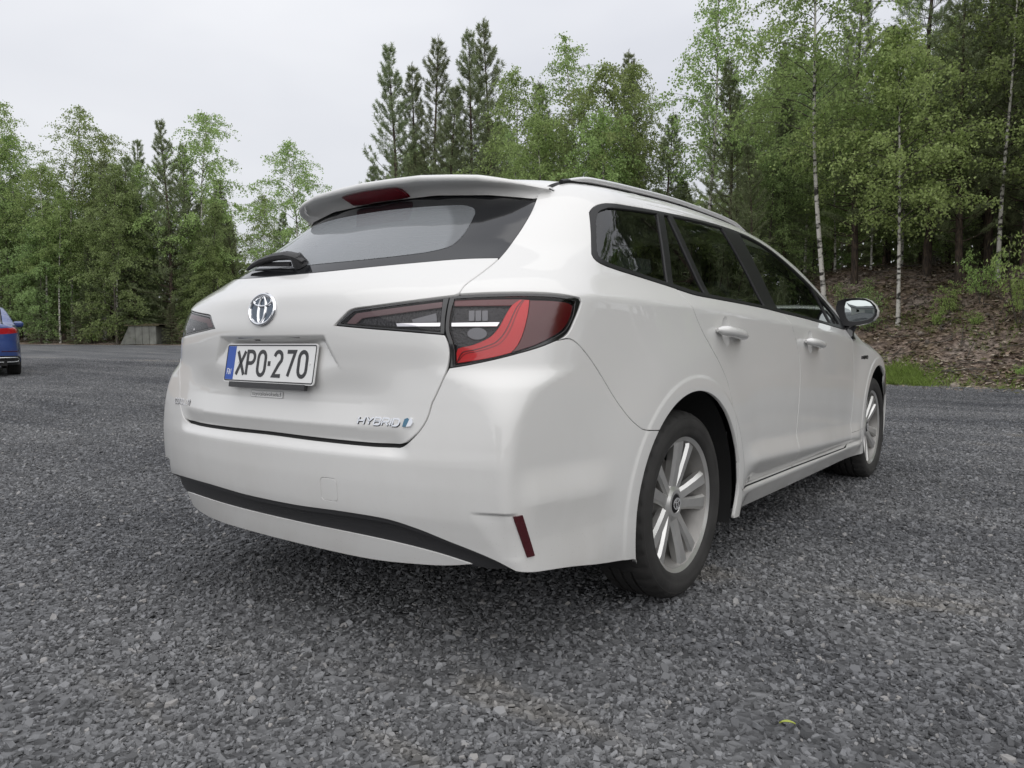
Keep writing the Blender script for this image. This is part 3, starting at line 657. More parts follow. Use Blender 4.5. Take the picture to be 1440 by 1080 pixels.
C1 = scatter(3600, lambda px, d: math.exp(-((px-1268)/34)**2)*(1 if d < 1.0 else .15)*(.25+(wob(px*.11, d*4, 1.3) > -.1)), (1180, 1400), (-.25, 1.5))
blades_obj('grass_strip', C1, .16, .012, 'bright green grass growing at the gravel edge below the bank', M['grass'])
C2 = scatter(2600, lambda px, d: .5*(wob(px*.08, d*3, 1) > .15), (1150, 1470), (-.1, 4.5))
blades_obj('grass_tufts', C2, .11, .010, 'sparse green tufts and moss scattered over the brown bank', M['grass'], .6)
def litter(name, n, size, mats, label, cat, seed, flat=.25):
    r = np.random.default_rng(seed); C = scatter(n, lambda px, d: 1 if d > .3 else .25, (1080, 1500), (-.7, 9)); C[:, 2] += .025
    nrm = np.c_[r.normal(0, flat, (n, 2)), np.ones(n)]; a = r.normal(0, 1, (n, 3)); a -= (a*nrm).sum(1)[:, None]*nrm/(nrm*nrm).sum(1)[:, None]; a /= np.linalg.norm(a, axis=1)[:, None]; b = np.cross(nrm, a); L = size*r.uniform(.5, 1.5, n)[:, None]
    V = np.stack([C-a*L*.5, C+b*L*.3, C+a*L*.5, C-b*L*.3], 1); o = obj(name, V.reshape(-1, 3), np.arange(4*n).reshape(-1, 4), mats, mi=r.integers(0, len(mats), n), smooth=False); return tag(o, label, cat, kind='stuff')
litter('dead_leaves', 12000, .085, [pmat('dead_leaf', (.27, .20, .15), .9), pmat('dark_leaf', (.12, .085, .06), .95), pmat('pale_leaf', (.40, .34, .27), .9), pmat('moss_leaf', (.085, .085, .025), .95)], 'dry brown leaves and twigs littering the bank', 'leaves', 8)

# twigs, pale stones on the bank, one leaf on the gravel
r = np.random.default_rng(91); b = MB(); C_ = scatter(170, lambda px, d: 1, (1120, 1480), (.4, 8))
for p in C_:
    a = r.uniform(0, 6.28); L = r.uniform(.15, .9); d_ = np.array([math.cos(a), math.sin(a), 0]); q = [p+d_*L*t+np.array([r.normal(0, .02), r.normal(0, .02), .04+.05*r.random()]) for t in (0, .35, .7, 1)]
    for v in q: v[2] = float(ground_z(np.array(v[0]), np.array(v[1])))+.02+.04*r.random()
    b.tube(q, [.011, .009, .007, .004], 4, 0)
tag(b.build('twigs', [M['grey_bark']]), 'dead twigs lying over the brown bank', 'twigs', kind='stuff')
b = MB(); C_ = scatter(120, lambda px, d: 1, (1120, 1480), (-.1, 6))
for p in C_:
    s_ = float(np.clip(np.exp(r.normal(math.log(.024), .45)), .012, .07)); bm = bmesh.new(); bmesh.ops.create_icosphere(bm, subdivisions=1, radius=s_); V = np.array([v.co[:] for v in bm.verts])*r.uniform(.7, 1.2, 3)*r.uniform(.85, 1.15, (12 if len(bm.verts) == 12 else len(bm.verts), 1)); F = [[v.index for v in f.verts] for f in bm.faces]; bm.free()
    b.add(V+p+[0, 0, s_*.3+.02], F, int(r.integers(0, 2)))
tag(b.build('bank_stones', [pmat('pale_stone', (.24, .205, .175), .85), pmat('dark_stone', (.12, .10, .085), .9)]), 'small stones bedded in the brown bank', 'stones', kind='stuff')
pl = CAM[:2]+1.62*EF+.604*ER; b = MB(); t_ = np.linspace(0, 1, 7); w_ = .0075*np.sin(PI*t_)**.8
V = [(x*.034-.017, s_*w, .010+.004*math.sin(x*3)+.003*abs(s_)) for x, w in zip(t_, w_) for s_ in (-1, 0, 1)]; F = []
for i in range(6): F += [(3*i, 3*i+1, 3*i+4, 3*i+3), (3*i+1, 3*i+2, 3*i+5, 3*i+4)]
b.add(V, F); lf = b.build('fallen_leaf', [pmat('yellow_leaf', (.30, .34, .06), .6)]); lf.location = (pl[0], pl[1], .006); lf.rotation_euler = (.15, .1, 1.9); tag(lf, 'single yellow green leaf lying on the gravel near the bottom right', 'leaf')

# ------------------------------------------------------------------ low shed at the far edge
def world_at(px, dep): return CAM[:2]+dep*EF+(px-720)/1063.8*dep*ER
pw = world_at(202, 38.3); sh = empty('turf_roofed_shed', (pw[0], pw[1], float(yard_z(pw[0], pw[1]))-.02), YAW-PI/2); sh.scale = (.74, .74, .95)
tag(sh, 'low grey shed with a turf roof at the far edge of the yard', 'shed')
conc = pmat('grey_boards', (.155, .16, .145), .85, var=(2.5, .3), bump=(40, .4)); turf = pmat('turf', (.075, .065, .035), 1, var=(6, .6), bump=(12, 1))
for i in range(4):
    b = MB(); b.box((-.72+.48*i, 0, .50), (.465, .10, 1.0), 0, bev=.012); b.build('wall_panel', [conc], sh)
b = MB(); b.box((0, 1.25, .48), (1.86, 2.3, .96)); b.build('back_wall', [conc], sh)
b = MB(); b.add([(-.96, .05, 0), (-1.55, .05, 0), (-.96, .05, .95), (-.96, 1.5, 0), (-1.55, 1.5, 0), (-.96, 1.5, .95)], [(0, 2, 1), (3, 4, 5), (1, 2, 5, 4), (0, 1, 4, 3), (0, 3, 5, 2)]); b.build('side_slope', [conc], sh)
b = MB(); r = np.random.default_rng(3); xs_ = np.linspace(-1.15, 1.2, 14); ys_ = np.linspace(-.16, 2.5, 8)
V = [(x, y, 1.02+.07*r.random()+.05*math.sin(x*3)) for y in ys_ for x in xs_]+[(x, y, .985) for y in (ys_[0], ys_[-1]) for x in xs_]
F = [(i*14+j, i*14+j+1, (i+1)*14+j+1, (i+1)*14+j) for i in range(7) for j in range(13)]+[(112+j, 113+j, j+1, j) for j in range(13)]+[(126+j, 98+j, 99+j, 127+j) for j in range(13)]+[(112, 126, 139, 125)]
b.add(V, F); b.build('turf_roof', [turf], sh)

# ------------------------------------------------------------------ pale house behind the viewer (seen in the door mirror)
hs = empty('pale_house', (-24.5, -9.0, -.05), 0); hs.rotation_euler = (0, 0, .15); tag(hs, 'pale house with a garage door behind the viewer, seen in the door mirror', 'house')
wallm = pmat('pale_render', (.58, .58, .54), .8); roofm = pmat('roof_sheet', (.10, .10, .105), .6)
b = MB(); b.box((0, 0, 1.6), (7, 10, 3.2)); b.add([(3.5, -5, 3.2), (3.5, 5, 3.2), (-3.5, 5, 3.2), (-3.5, -5, 3.2), (0, -5, 4.9), (0, 5, 4.9)], [(0, 4, 3), (1, 2, 5)]); b.build('wall', [wallm], hs)
b = MB(); 
for sx in (1, -1): b.add([(sx*3.9, -5.4, 3.05), (sx*3.9, 5.4, 3.05), (0, 5.4, 4.98), (0, -5.4, 4.98), (sx*3.9, -5.4, 3.17), (sx*3.9, 5.4, 3.17), (0, 5.4, 5.1), (0, -5.4, 5.1)], [(0, 1, 2, 3), (4, 7, 6, 5), (0, 4, 5, 1), (1, 5, 6, 2), (3, 2, 6, 7), (0, 3, 7, 4)])
b.build('roof', [roofm], hs)
b = MB()
for k in range(4): b.box((3.52, -1.2, .32+.57*k), (.06, 2.6, .55), 0, bev=.015)
b.build('garage_door', [pmat('door_grey', (.30, .32, .31), .5)], hs)
b = MB(); b.box((3.52, 2.6, 1.7), (.08, 1.3, 1.2)); w_ = b.build('window', [M['white_plain']], hs); b = MB(); b.box((3.57, 2.6, 1.7), (.02, 1.12, 1.02)); b.build('pane', [M['frit']], w_)

def pchip(xs,ys):
    xs=np.array(xs,float);ys=np.array(ys,float);h=np.diff(xs);d=np.diff(ys)/h
    m=np.zeros_like(xs)
    w1=2*h[1:]+h[:-1];w2=h[1:]+2*h[:-1]
    ok=d[:-1]*d[1:]>0
    with np.errstate(all='ignore'): mm=(w1+w2)/(w1/d[:-1]+w2/d[1:])
    m[1:-1]=np.where(ok,mm,0);m[0]=d[0];m[-1]=d[-1]
    def f(x):
        x=np.asarray(x,float);xc=np.clip(x,xs[0],xs[-1]);i=np.clip(np.searchsorted(xs,xc)-1,0,len(h)-1)
        t=(xc-xs[i])/h[i];t2=t*t;t3=t2*t
        r=(2*t3-3*t2+1)*ys[i]+(t3-2*t2+t)*h[i]*m[i]+(3*t2-2*t3)*ys[i+1]+(t3-t2)*h[i]*m[i+1]
        return r+np.where(x<xs[0],(x-xs[0])*m[0],0)+np.where(x>xs[-1],(x-xs[-1])*m[-1],0)
    return f
def spl(t,w): t=t/w; return w*np.where(t>30,t,np.log1p(np.exp(np.minimum(t,30))))
def ss(a,b,x): t=np.clip((x-a)/(b-a),0,1); return t*t*(3-2*t)
def smin(a,b,k): h=np.maximum(k-np.abs(a-b),0)/k; return np.minimum(a,b)-h*h*k*.25
def smax(a,b,k): return -smin(-a,-b,k)
# ---------- side: half width as function of x, z
f_ysh=pchip([-1.1,-.8,-.55,-.2,.3,1.0,1.7,2.2,2.7,3.1,3.4,3.7],[.770,.822,.850,.872,.880,.882,.878,.872,.868,.838,.765,.62])
f_zsh=pchip([-1.1,-.67,0,1.0,1.8,2.3,2.8,3.3,3.7],[.995,.982,.968,.925,.880,.822,.742,.615,.56])   # shoulder crease
f_zbelt=pchip([-1.1,-.5,0,.35,1.05,2.05,2.6],[1.11,1.092,1.045,1.02,.984,.93,.90])
AX=(0.0,2.70)
def Ys(x,z):
    zs=f_zsh(x); y=f_ysh(x)+0*z
    d=z-zs
    # above shoulder crease: lean in
    y=y-.68*spl(d-.002,.003)+ .24*spl(d-.075,.012) -.12*spl(d-.36,.04)
    # below crease: shallow hollow then belly
    b=-d
    bc=np.clip(b,0,.62); y=y+.006*(1-((bc-.32)/.32)**2)
    mid=ss(.40,.60,x)*(1-ss(2.15,2.32,x))
    zc=.391-.048*(x-.436)
    y=y+mid*(.018*ss(zc+.09,zc+.005,z)-.55*spl(zc-z,.004))
    rk=(1-ss(.27,.29,z))*mid
    y=y+rk*.03
    # wheel bulges and flat lips
    for xc in AX:
        r=np.hypot(x-xc,z-.308)
        y=y+.017*np.exp(-((r-.40)/.17)**2)*(z<1.2)
        y=y+.0036*(1-ss(.426,.442,r))
    # scoop behind the rear wheel: a blade edge that fades forward
    zc2=.452+(x+.78)*-.02
    sm=ss(-.90,-.80,x)*(1-ss(-.60,-.44,x))
    y=y+sm*np.where(z>zc2,.014*(1-ss(0,.10,z-zc2)),.014-.10*(zc2-z)*(1-ss(.02,.20,zc2-z)))*(z>.2)
    # finger cups behind the door handles
    for hx,hz in ((.281,.890),(1.295,.845)):
        q=((x-hx)/.038)**2+((z-hz)/.052)**2
        y=y-.016*np.clip(1-q,0,1)**.8
    # tuck-in near the very bottom behind the rear wheel
    y=y-.10*spl(.30-z,.03)*(1-mid)*(x<1.3)
    return y
# ---------- rear: x as function of |y|, z
f_xc=pchip([.15,.22,.26,.30,.34,.38,.42,.46,.50,.545,.60,.645,.70,.78,.86,.90,.955,.99,1.02,1.06,1.10,1.20,1.31,1.42],
          [-.93,-.958,-.972,-.984,-.993,-1.003,-1.012,-1.016,-1.018,-1.018,-1.013,-1.008,-1.003,-1.0,-1.007,-1.008,-1.0,-.992,-.972,-.926,-.876,-.737,-.577,-.43])
f_bow=pchip([.2,.5,.6,.8,.95,1.05,1.15,1.3,1.45],[.16,.15,.16,.21,.265,.44,.57,.60,.60])
def Xr(y,z):
    a=np.abs(y)
    x=f_xc(z)+f_bow(z)*(np.sqrt(y*y+.0025)-.05)**2*1.08+.022*(a/.8)**4*(1-ss(.48,.74,z))
    # licence plate pocket
    floor=-.986+(z-.80)*.187
    D=np.minimum(floor-x,np.minimum((.880-z)*1.3,((.255+(.877-z)*.54)-a)*.75))
    x=x+smax(D,0*D,.005)*(z>.6)
    m=1-ss(.485,.56,a)
    # tuck of the tailgate foot and the bumper shelf under it
    x=x+m*.016*np.where(z>.592,np.clip((.637-z)/.040,0,1),ss(.560,.590,z))
    x=x+m*.011*np.clip((z-.637)/.06,0,1)*(1-ss(.715,.80,z))*(1-ss(.35,.55,a))
    # pocket beside the reflector
    yr=.790+(.437-z)*.55
    x=x+.011*ss(-.085,-.004,a-yr)*(1-ss(.036,.040,a-yr))*ss(.318,.324,z)*(1-ss(.436,.442,z))
    return x
f_xf=pchip([.15,.3,.5,.68,.8,1.0],[3.52,3.60,3.62,3.58,3.45,3.0])
def Xf(y,z): return f_xf(z)-.55*np.abs(y)**2.4
f_zt=pchip([-.7,-.45,-.2,.1,.5,.9,1.25,1.6,2.0,2.35,2.50,2.9,3.3,3.55,3.7],[1.375,1.402,1.421,1.436,1.446,1.440,1.415,1.345,1.205,1.06,.965,.90,.80,.70,.60])
def Zt(x,y):
    hood=ss(2.2,2.6,x)
    return f_zt(x)-(.13*(1-hood)+.10*hood)*y*y-.05*y**4
f_k=pchip([.2,.40,.55,.66,.74,.80,.95,1.05,1.15,1.3,1.45],[.02,.02,.03,.045,.10,.23,.26,.20,.16,.12,.10])
def body_F(p):
    """>0 inside"""
    x,y,z=p[...,0],p[...,1],p[...,2]
    s=Ys(x,z)-np.abs(y)
    r=x-Xr(y,z)
    fr=Xf(y,z)-x
    t=Zt(x,y)-z
    a=smin(s,r,f_k(z)); a=smin(a,fr,.25)
    return smin(a,t,np.where(x>2.3,.06,.07))
# ------------------------------------------------------------------ car: one implicit body, cut into panels
RC = .55; S2 = .35+RC*PI/2; S3 = S2+2.75+.35; S4 = S3+RC*PI/2
OX = .35+S2                        # s = OX + x along the flank
def surf(P):
    """(s,z) on the unrolled body -> point and outward normal"""
    P = np.asarray(P, float); s = P[:, 0]; z = P[:, 1]; a = np.abs(s); sg = np.where(s < 0, 1., -1.)
    ox = np.where(a < S2, -.35, np.where(a < S3, a-OX, 2.75)); oy = np.where(a < .35, a, np.where(a < S2, .35, np.where(a < S3, 0., np.where(a < S4, .35, .35-(a-S4)))))
    ph = np.clip((a-.35)/RC, 0, PI/2); ph2 = np.clip((a-S3)/RC, 0, PI/2)
    dx = np.where(a < S2, -np.cos(ph), np.where(a < S3, 0., np.sin(ph2))); dy = np.where(a < S2, np.sin(ph), np.where(a < S3, 1., np.cos(ph2)))
    lo = np.zeros_like(a); hi = np.full_like(a, 1.25)
    def pt(t): return np.stack([ox+dx*t, oy+dy*t, z], 1)
    for _ in range(21):
        m = (lo+hi)/2; ins = body_F(pt(m)) > 0
        lo = np.where(ins, m, lo); hi = np.where(ins, hi, m)
    p = pt((lo+hi)/2); n = grad(p)
    p[:, 1] *= sg; n[:, 1] *= sg
    return p, n
def top(P):
    P = np.asarray(P, float); lo = np.full(len(P), .5); hi = np.full(len(P), 1.7)
    q = np.stack([P[:, 0], np.abs(P[:, 1])], 1)
    for _ in range(21):
        m = (lo+hi)/2; ins = body_F(np.c_[q, m]) > 0
        lo = np.where(ins, m, lo); hi = np.where(ins, hi, m)
    p = np.c_[q, (lo+hi)/2]; n = grad(p); sg = np.where(P[:, 1] < 0, -1., 1.)
    p[:, 1] *= sg; n[:, 1] *= sg
    return p, n
def grad(p, e=8e-4):
    g = np.stack([body_F(p-np.eye(3)[k]*e)-body_F(p+np.eye(3)[k]*e) for k in range(3)], 1)
    return g/(np.linalg.norm(g, axis=1)[:, None]+1e-12)
def crv(P, step=.012):
    """smooth open curve through the points"""
    P = np.array(P, float)
    if len(P) == 2: Q = P
    else:
        d = np.r_[0, np.cumsum(np.linalg.norm(np.diff(P, axis=0), axis=1)**.5)]
        out = []; n = len(P)
        for i in range(n-1):
            p0 = P[max(i-1, 0)]; p1 = P[i]; p2 = P[i+1]; p3 = P[min(i+2, n-1)]
            t1 = (p2-p0)/2 if i > 0 else (p2-p1); t2 = (p3-p1)/2 if i < n-2 else (p2-p1)
            L = np.linalg.norm(p2-p1)
            for t, lim in ((t1, 1), (t2, 1)):
                k = np.linalg.norm(t)
                if k > L: t *= L/k
            for t in np.linspace(0, 1, 9)[:-1]:
                h = t*t*(3-2*t); out.append((1-h)*p1+h*p2+(t-2*t*t+t**3)*t1+(t**3-t*t)*t2)
        out.append(P[-1]); Q = np.array(out)
    s = np.r_[0, np.cumsum(np.linalg.norm(np.diff(Q, axis=0), axis=1))]; n = max(int(round(s[-1]/step)), 1); t = np.linspace(0, s[-1], n+1)
    return np.stack([np.interp(t, s, Q[:, k]) for k in (0, 1)], 1)
def loop(*parts, step=.012):
    """closed loop from curve pieces joined end to end (each smooth, joints sharp)"""
    R = []
    for p in parts:
        c = crv(p, step)
        if R and np.linalg.norm(c[0]-R[-1]) < 1e-3: c = c[1:]
        R += list(c)
    R = np.array(R)
    if np.linalg.norm(R[0]-R[-1]) < 1e-3: R = R[:-1]
    # drop near duplicates
    k = [0]
    for i in range(1, len(R)):
        if np.linalg.norm(R[i]-R[k[-1]]) > step*.2: k.append(i)
    R = R[k]
    if area(R) < 0: R = R[::-1]
    return R
def area(L): x, y = L[:, 0], L[:, 1]; return .5*np.sum(x*np.roll(y, -1)-np.roll(x, -1)*y)
def ellipse(c, a, b, n=40, rot=0):
    t = np.linspace(0, 2*PI, n, endpoint=False); x = a*np.cos(t); y = b*np.sin(t)
    return np.stack([c[0]+x*math.cos(rot)-y*math.sin(rot), c[1]+x*math.sin(rot)+y*math.cos(rot)], 1)
def inset(L, g):
    d1 = L-np.roll(L, 1, 0); d2 = np.roll(L, -1, 0)-L
    n1 = np.stack([-d1[:, 1], d1[:, 0]], 1); n2 = np.stack([-d2[:, 1], d2[:, 0]], 1)
    n1 /= np.linalg.norm(n1, axis=1)[:, None]+1e-12; n2 /= np.linalg.norm(n2, axis=1)[:, None]+1e-12
    n = n1+n2; q = np.maximum((n*n).sum(1), .5); return L+g*2*n/q[:, None]
def inside(P, L):
    r = np.zeros(len(P), bool); a = L; b = np.roll(L, -1, 0)
    for (x1, y1), (x2, y2) in zip(a, b):
        if y1 == y2: continue
        c = ((y1 > P[:, 1]) != (y2 > P[:, 1])) & (P[:, 0] < (x2-x1)*(P[:, 1]-y1)/(y2-y1)+x1); r ^= c
    return r
def segdist(P, L):
    a = L; b = np.roll(L, -1, 0); d = np.full(len(P), 9.)
    for p, q in zip(a, b):
        v = q-p; t = np.clip(((P-p)@v)/(v@v+1e-15), 0, 1); d = np.minimum(d, np.linalg.norm(P-p-t[:, None]*v, axis=1))
    return d
def panel(name, L, mat, parent, holes=(), fn=surf, step=.016, off=0., gap=.0018, flange=.012, mirror=False, fine=None, wheels=()):
    L = inset(L, gap); H = []
    for h in holes:
        if area(h) > 0: h = h[::-1]
        H.append(inset(h, gap))
    mn, mxx = L.min(0), L.max(0)
    gx, gy = np.meshgrid(np.arange(mn[0]+step/2, mxx[0], step), np.arange(mn[1]+step/2, mxx[1], step*.87)); gx[1::2] += step/2
    G = np.stack([gx.ravel(), gy.ravel()], 1)
    if fine is not None:
        for (x0, y0, x1, y1, st) in fine:
            G = G[~((G[:, 0] > x0) & (G[:, 0] < x1) & (G[:, 1] > y0) & (G[:, 1] < y1))]
            fx, fy = np.meshgrid(np.arange(x0, x1, st), np.arange(y0, y1, st)); G = np.r_[G, np.stack([fx.ravel(), fy.ravel()], 1)]
    for xc in wheels:            # rings of points that follow the flat lip round a wheel opening
        r = np.hypot(G[:, 0]-OX-xc, G[:, 1]-.308); G = G[(r > .455) | (r < .30)]
        for rr in (.392, .405, .417, .4255, .429, .433, .437, .4415, .450):
            t = np.arange(0, 2*PI, .011/rr); G = np.r_[G, np.stack([OX+xc+rr*np.cos(t), .308+rr*np.sin(t)], 1)]
    G = G+rng.uniform(-1e-4, 1e-4, G.shape)
    k = inside(G, L)
    for h in H: k &= ~inside(G, h)
    G = G[k]; d = segdist(G, L)
    for h in H: d = np.minimum(d, segdist(G, h))
    G = G[d > (.0035 if wheels else min(step, .016)*.45)]
    rings = [L]+H; B = np.concatenate(rings); E = []; b = 0
    for r in rings: n = len(r); E += [(b+i, b+(i+1) % n) for i in range(n)]; b += n
    P = np.concatenate([B, G])
    r = delaunay_2d_cdt([Vector(p) for p in P], E, [], 0, 1e-7)
    Q = np.array([v[:] for v in r[0]]); T = np.array([f for f in r[2] if len(f) == 3]); cen = Q[T].mean(1)
    k = inside(cen, L)
    for h in H: k &= ~inside(cen, h)
    T = T[k]
    p, n = fn(Q); 
    of = off(Q)[:, None] if callable(off) else off
    p = p+n*of
    fnm = np.cross(p[T[:, 1]]-p[T[:, 0]], p[T[:, 2]]-p[T[:, 0]])
    if (fnm*n[T[:, 0]]).sum() < 0: T = T[:, ::-1]
    V = [p]; NN = [n]; Fs = [T]; base = len(p)
    if flange:
        for rg in rings:
            q, m = fn(rg); of = off(rg)[:, None] if callable(off) else off; q = q+m*of
            tg = np.roll(q, -1, 0)-np.roll(q, 1, 0); o = np.cross(tg, m); o /= np.linalg.norm(o, axis=1)[:, None]+1e-12
            cq, _ = fn(rg+(inset(rg, .002)-rg)); cq = cq+m*of
            if ((cq-q)*o).sum() > 0: o = -o
            k = len(q); A = q; Bq = q+o*.0009-m*.0009; Cq = Bq-m*flange
            V += [A, Bq, Cq]; nb = m+o; nb /= np.linalg.norm(nb, axis=1)[:, None]; NN += [m, nb, o]
            i = np.arange(k); j = (i+1) % k
            quads = []
            for u in (0, 1):
                a0 = base+u*k; a1 = base+(u+1)*k
                quads += [np.stack([a0+i, a1+i, a1+j], 1), np.stack([a0+i, a1+j, a0+j], 1)]
            qd = np.concatenate(quads); Vt = np.concatenate(V); Nt = np.concatenate(NN)
            g = np.cross(Vt[qd[:, 1]]-Vt[qd[:, 0]], Vt[qd[:, 2]]-Vt[qd[:, 0]])
            if (g*Nt[qd[:, 1]]).sum() < 0: qd = qd[:, ::-1]
            Fs.append(qd); base += 3*k
    V = np.concatenate(V); NN = np.concatenate(NN); Fs = np.concatenate(Fs)
    res = [obj(name, V, Fs, mat, parent, normals=NN)]
    if mirror:
        V2 = V.copy(); V2[:, 1] *= -1; N2 = NN.copy(); N2[:, 1] *= -1
        par2 = mirror if not isinstance(mirror, bool) else parent
        res.append(obj(name, V2, Fs[:, ::-1].copy(), mat, par2, normals=N2))
    return res
def ribbon(C, w, depth, fn=surf, closed=False):
    """dark seal strip lying under a panel joint"""
    C = np.array(C); t = np.gradient(C, axis=0); t /= np.linalg.norm(t, axis=1)[:, None]+1e-12; n = np.stack([-t[:, 1], t[:, 0]], 1)
    A, na = fn(C+n*w); B, nb = fn(C-n*w); k = len(C)
    V = np.concatenate([A-na*depth, B-nb*depth]); F = [(i, i+1, k+i+1, k+i) for i in range(k-1)]
    return V, F
def mir(L): return np.stack([-np.array(L)[:, 0], np.array(L)[:, 1]], 1)
X = lambda pts: [(OX+x, z) for x, z in pts]
def both(make, parent):
    return [make(1), make(-1)]

car = empty('estate_car')
tag(car, 'white estate car parked on grey gravel with its rear right corner towards the viewer', 'car')

# --- joint curves, in (distance round the body from the rear centre line, height)
seam_glass = [(1.150, 1.345), (1.008, 1.288), (.885, 1.221), (.798, 1.158), (.742, 1.106), (.722, 1.086), (.699, 1.065), (.663, 1.033), (.636, 1.006), (.626, .983)]
lamp_top = [(.604, .978), (.626, .983), (.717, .987), (.804, .988), (.874, .985), (.928, .978)]
lamp_out = [(.928, .978), (.941, .975), (.946, .968), (.936, .945), (.918, .915), (.902, .889), (.887, .875), (.863, .864)]
lamp_bot = [(.863, .864), (.819, .848), (.761, .831), (.718, .819), (.673, .808), (.640, .801), (.611, .796)]
lamp_in = [(.611, .796), (.613, .835), (.607, .865), (.600, .890), (.601, .935), (.604, .978)]
gl_top = [(.604, .978), (.550, .972), (.476, .964), (.398, .956), (.350, .951), (.333, .944)]
gl_tip = [(.333, .944), (.312, .925), (.293, .908)]
gl_bot = [(.293, .908), (.412, .897), (.504, .889), (.600, .880)]
gate_side = [(.600, .880), (.608, .863), (.6125, .841), (.611, .809), (.601, .774), (.590, .746), (.580, .722), (.573, .706), (.568, .684), (.562, .666), (.553, .648), (.540, .630), (.523, .611), (.505, .596), (.489, .5895)]
gate_bot = [(.489, .5895), (.41, .587), (.196, .588), (0, .590), (-.196, .588), (-.41, .587), (-.489, .5895)]
glass_bot = [(.7265, 1.090), (.60, 1.089), (.43, 1.080), (.20, 1.068), (0, 1.065), (-.20, 1.068), (-.43, 1.080), (-.60, 1.089), (-.7265, 1.090)]
glass_top = [(1.008, 1.288), (.72, 1.309), (.50, 1.318), (.25, 1.322), (0, 1.323), (-.25, 1.322), (-.50, 1.318), (-.72, 1.309), (-1.008, 1.288)]
bq = [(.863, .864), (.905, .866), (.957, .828), (1.019, .767), (1.082, .700), (1.143, .645), (1.181, .619), (1.21, .604), (1.241, .596), (1.285, .590)]
AR = .381
def arch(xc, a0, a1, n=40, r=AR): return [(OX+xc+r*math.cos(math.radians(a)), .312+r*math.sin(math.radians(a))) for a in np.linspace(a0, a1, n)]
a_bq = 180-math.degrees(math.asin((.590-.312)/AR))          # where the bumper seam meets the arch
bq[-1] = arch(0, a_bq, a_bq, 1)[0]
win = [(-.473, 1.117), (-.435, 1.160), (-.392, 1.206), (-.345, 1.250), (-.305, 1.274), (-.25, 1.288), (-.10, 1.298), (.10, 1.309), (.5, 1.326), (.84, 1.329), (1.1, 1.314), (1.33, 1.270), (1.7, 1.153), (2.00, 1.022), (2.10, .975)]
winb = [(2.10, .975), (2.145, .935), (2.11, .908)], [(2.11, .908), (1.89, .919), (1.3, .957), (.755, .989), (.45, 1.001), (.10, 1.014), (-.08, 1.035), (-.25, 1.055), (-.43, 1.077), (-.470, 1.087), (-.483, 1.102), (-.473, 1.117)]
door_r = [(-.03, 1.0285), (-.012, .995), (.004, .975), (.063, .899), (.13, .838), (.2, .778), (.272, .697), (.315, .60), (.348, .50), (.372, .41)]
door_rb = [(.372, .41), (.384, .35), (.40, .315), (.43, .295), (.48, .286)]
sill = [(.48, .286), (.672, .283), (1.148, .283), (1.663, .280), (1.93, .279)]
door_fb = [(1.93, .279), (1.985, .285), (2.03, .305), (2.055, .345)]
fend_r = [(2.055, .345), (2.10, .45), (2.135, .60), (2.135, .75), (2.115, .85), (2.10, .9085)]
mid = [(.985, .9745), (1.02, .93), (1.085, .85), (1.13, .77), (1.142, .68), (1.125, .56), (1.098, .42), (1.10, .33), (1.125, .283)]
def ditch(x): return np.interp(x, [-.45, -.35, 0, 1.0, 1.35, 1.8, 2.15, 2.35, 2.6, 3.3, 3.5], [.552, .560, .575, .575, .58, .635, .69, .715, .72, .66, .60])
def ditch_s(x0, x1, n=50):
    x = np.linspace(x0, x1, n); p, _ = top(np.stack([x, ditch(x)], 1))
    a = np.where(x >= -.35, OX+x, .35+RC*np.arctan2(p[:, 1]-.35, -.35-x)); return list(zip(a, p[:, 2]-.0015))

# --- tailgate with its pocket, lamps, badge, plate, wiper
def sym_loop(half, bottom_mid=None): return np.array(half)
gate_half = [c for c in (crv(np.array(glass_bot[0:1]+seam_glass[6:]+[(.604, .978)])), crv(gl_top), crv(gl_tip), crv(gl_bot), crv(gate_side[:-3]+[(.525, .616), (.508, .602), (.489, .596)]))]
R_ = []
for c in gate_half: R_ += list(c if not R_ else c[1:])
R_ = np.array(R_); Lg = crv(glass_bot)
gate_foot = [(a, z+.0065) for a, z in gate_bot]; Lb = crv(gate_foot)
GATE = np.concatenate([R_, Lb[1:-1], mir(R_)[::-1], Lg[::-1][1:-1]])
if area(GATE) < 0: GATE = GATE[::-1]
gate = panel('tailgate', GATE, M['paint'], car, step=.013, gap=.003, fine=[(-.37, .575, .37, .90, .0062)])[0]
GLASS = np.concatenate([crv(seam_glass[1:5]+[(.7265, 1.090)]), crv(glass_bot)[1:], mir(crv(seam_glass[1:5]+[(.7265, 1.090)]))[::-1][1:], crv(glass_top)[::-1][1:-1]])
if area(GLASS) < 0: GLASS = GLASS[::-1]
fr_ = [(.560, 1.245), (.562, 1.20), (.553, 1.165), (.531, 1.135), (.49, 1.122), (.427, 1.112), (.25, 1.099), (0, 1.094)]
ft_ = [(0, 1.288), (.25, 1.285), (.42, 1.280), (.51, 1.270), (.545, 1.259), (.560, 1.245)]
Rr = np.concatenate([crv(ft_), crv(fr_)[1:]]); CLEAR = np.concatenate([Rr, mir(Rr)[::-1][1:-1]])
if area(CLEAR) < 0: CLEAR = CLEAR[::-1]
frit = panel('rear_window', GLASS, M['frit'], car, holes=[CLEAR], off=-.002)[0]
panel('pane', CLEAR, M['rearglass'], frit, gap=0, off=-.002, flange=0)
# demister lines printed on the pane
V_, F_ = [], []
for k in range(9):
    z = 1.118+.018*k; c = np.stack([np.linspace(-.50, .50, 60), np.full(60, z)], 1); v, f = ribbon(c, .0006, .0035); F_ += [tuple(i+len(V_) for i in q) for q in f]; V_ += list(v)
obj('demister_wire', V_, F_, M['lamp_grey'], frit)

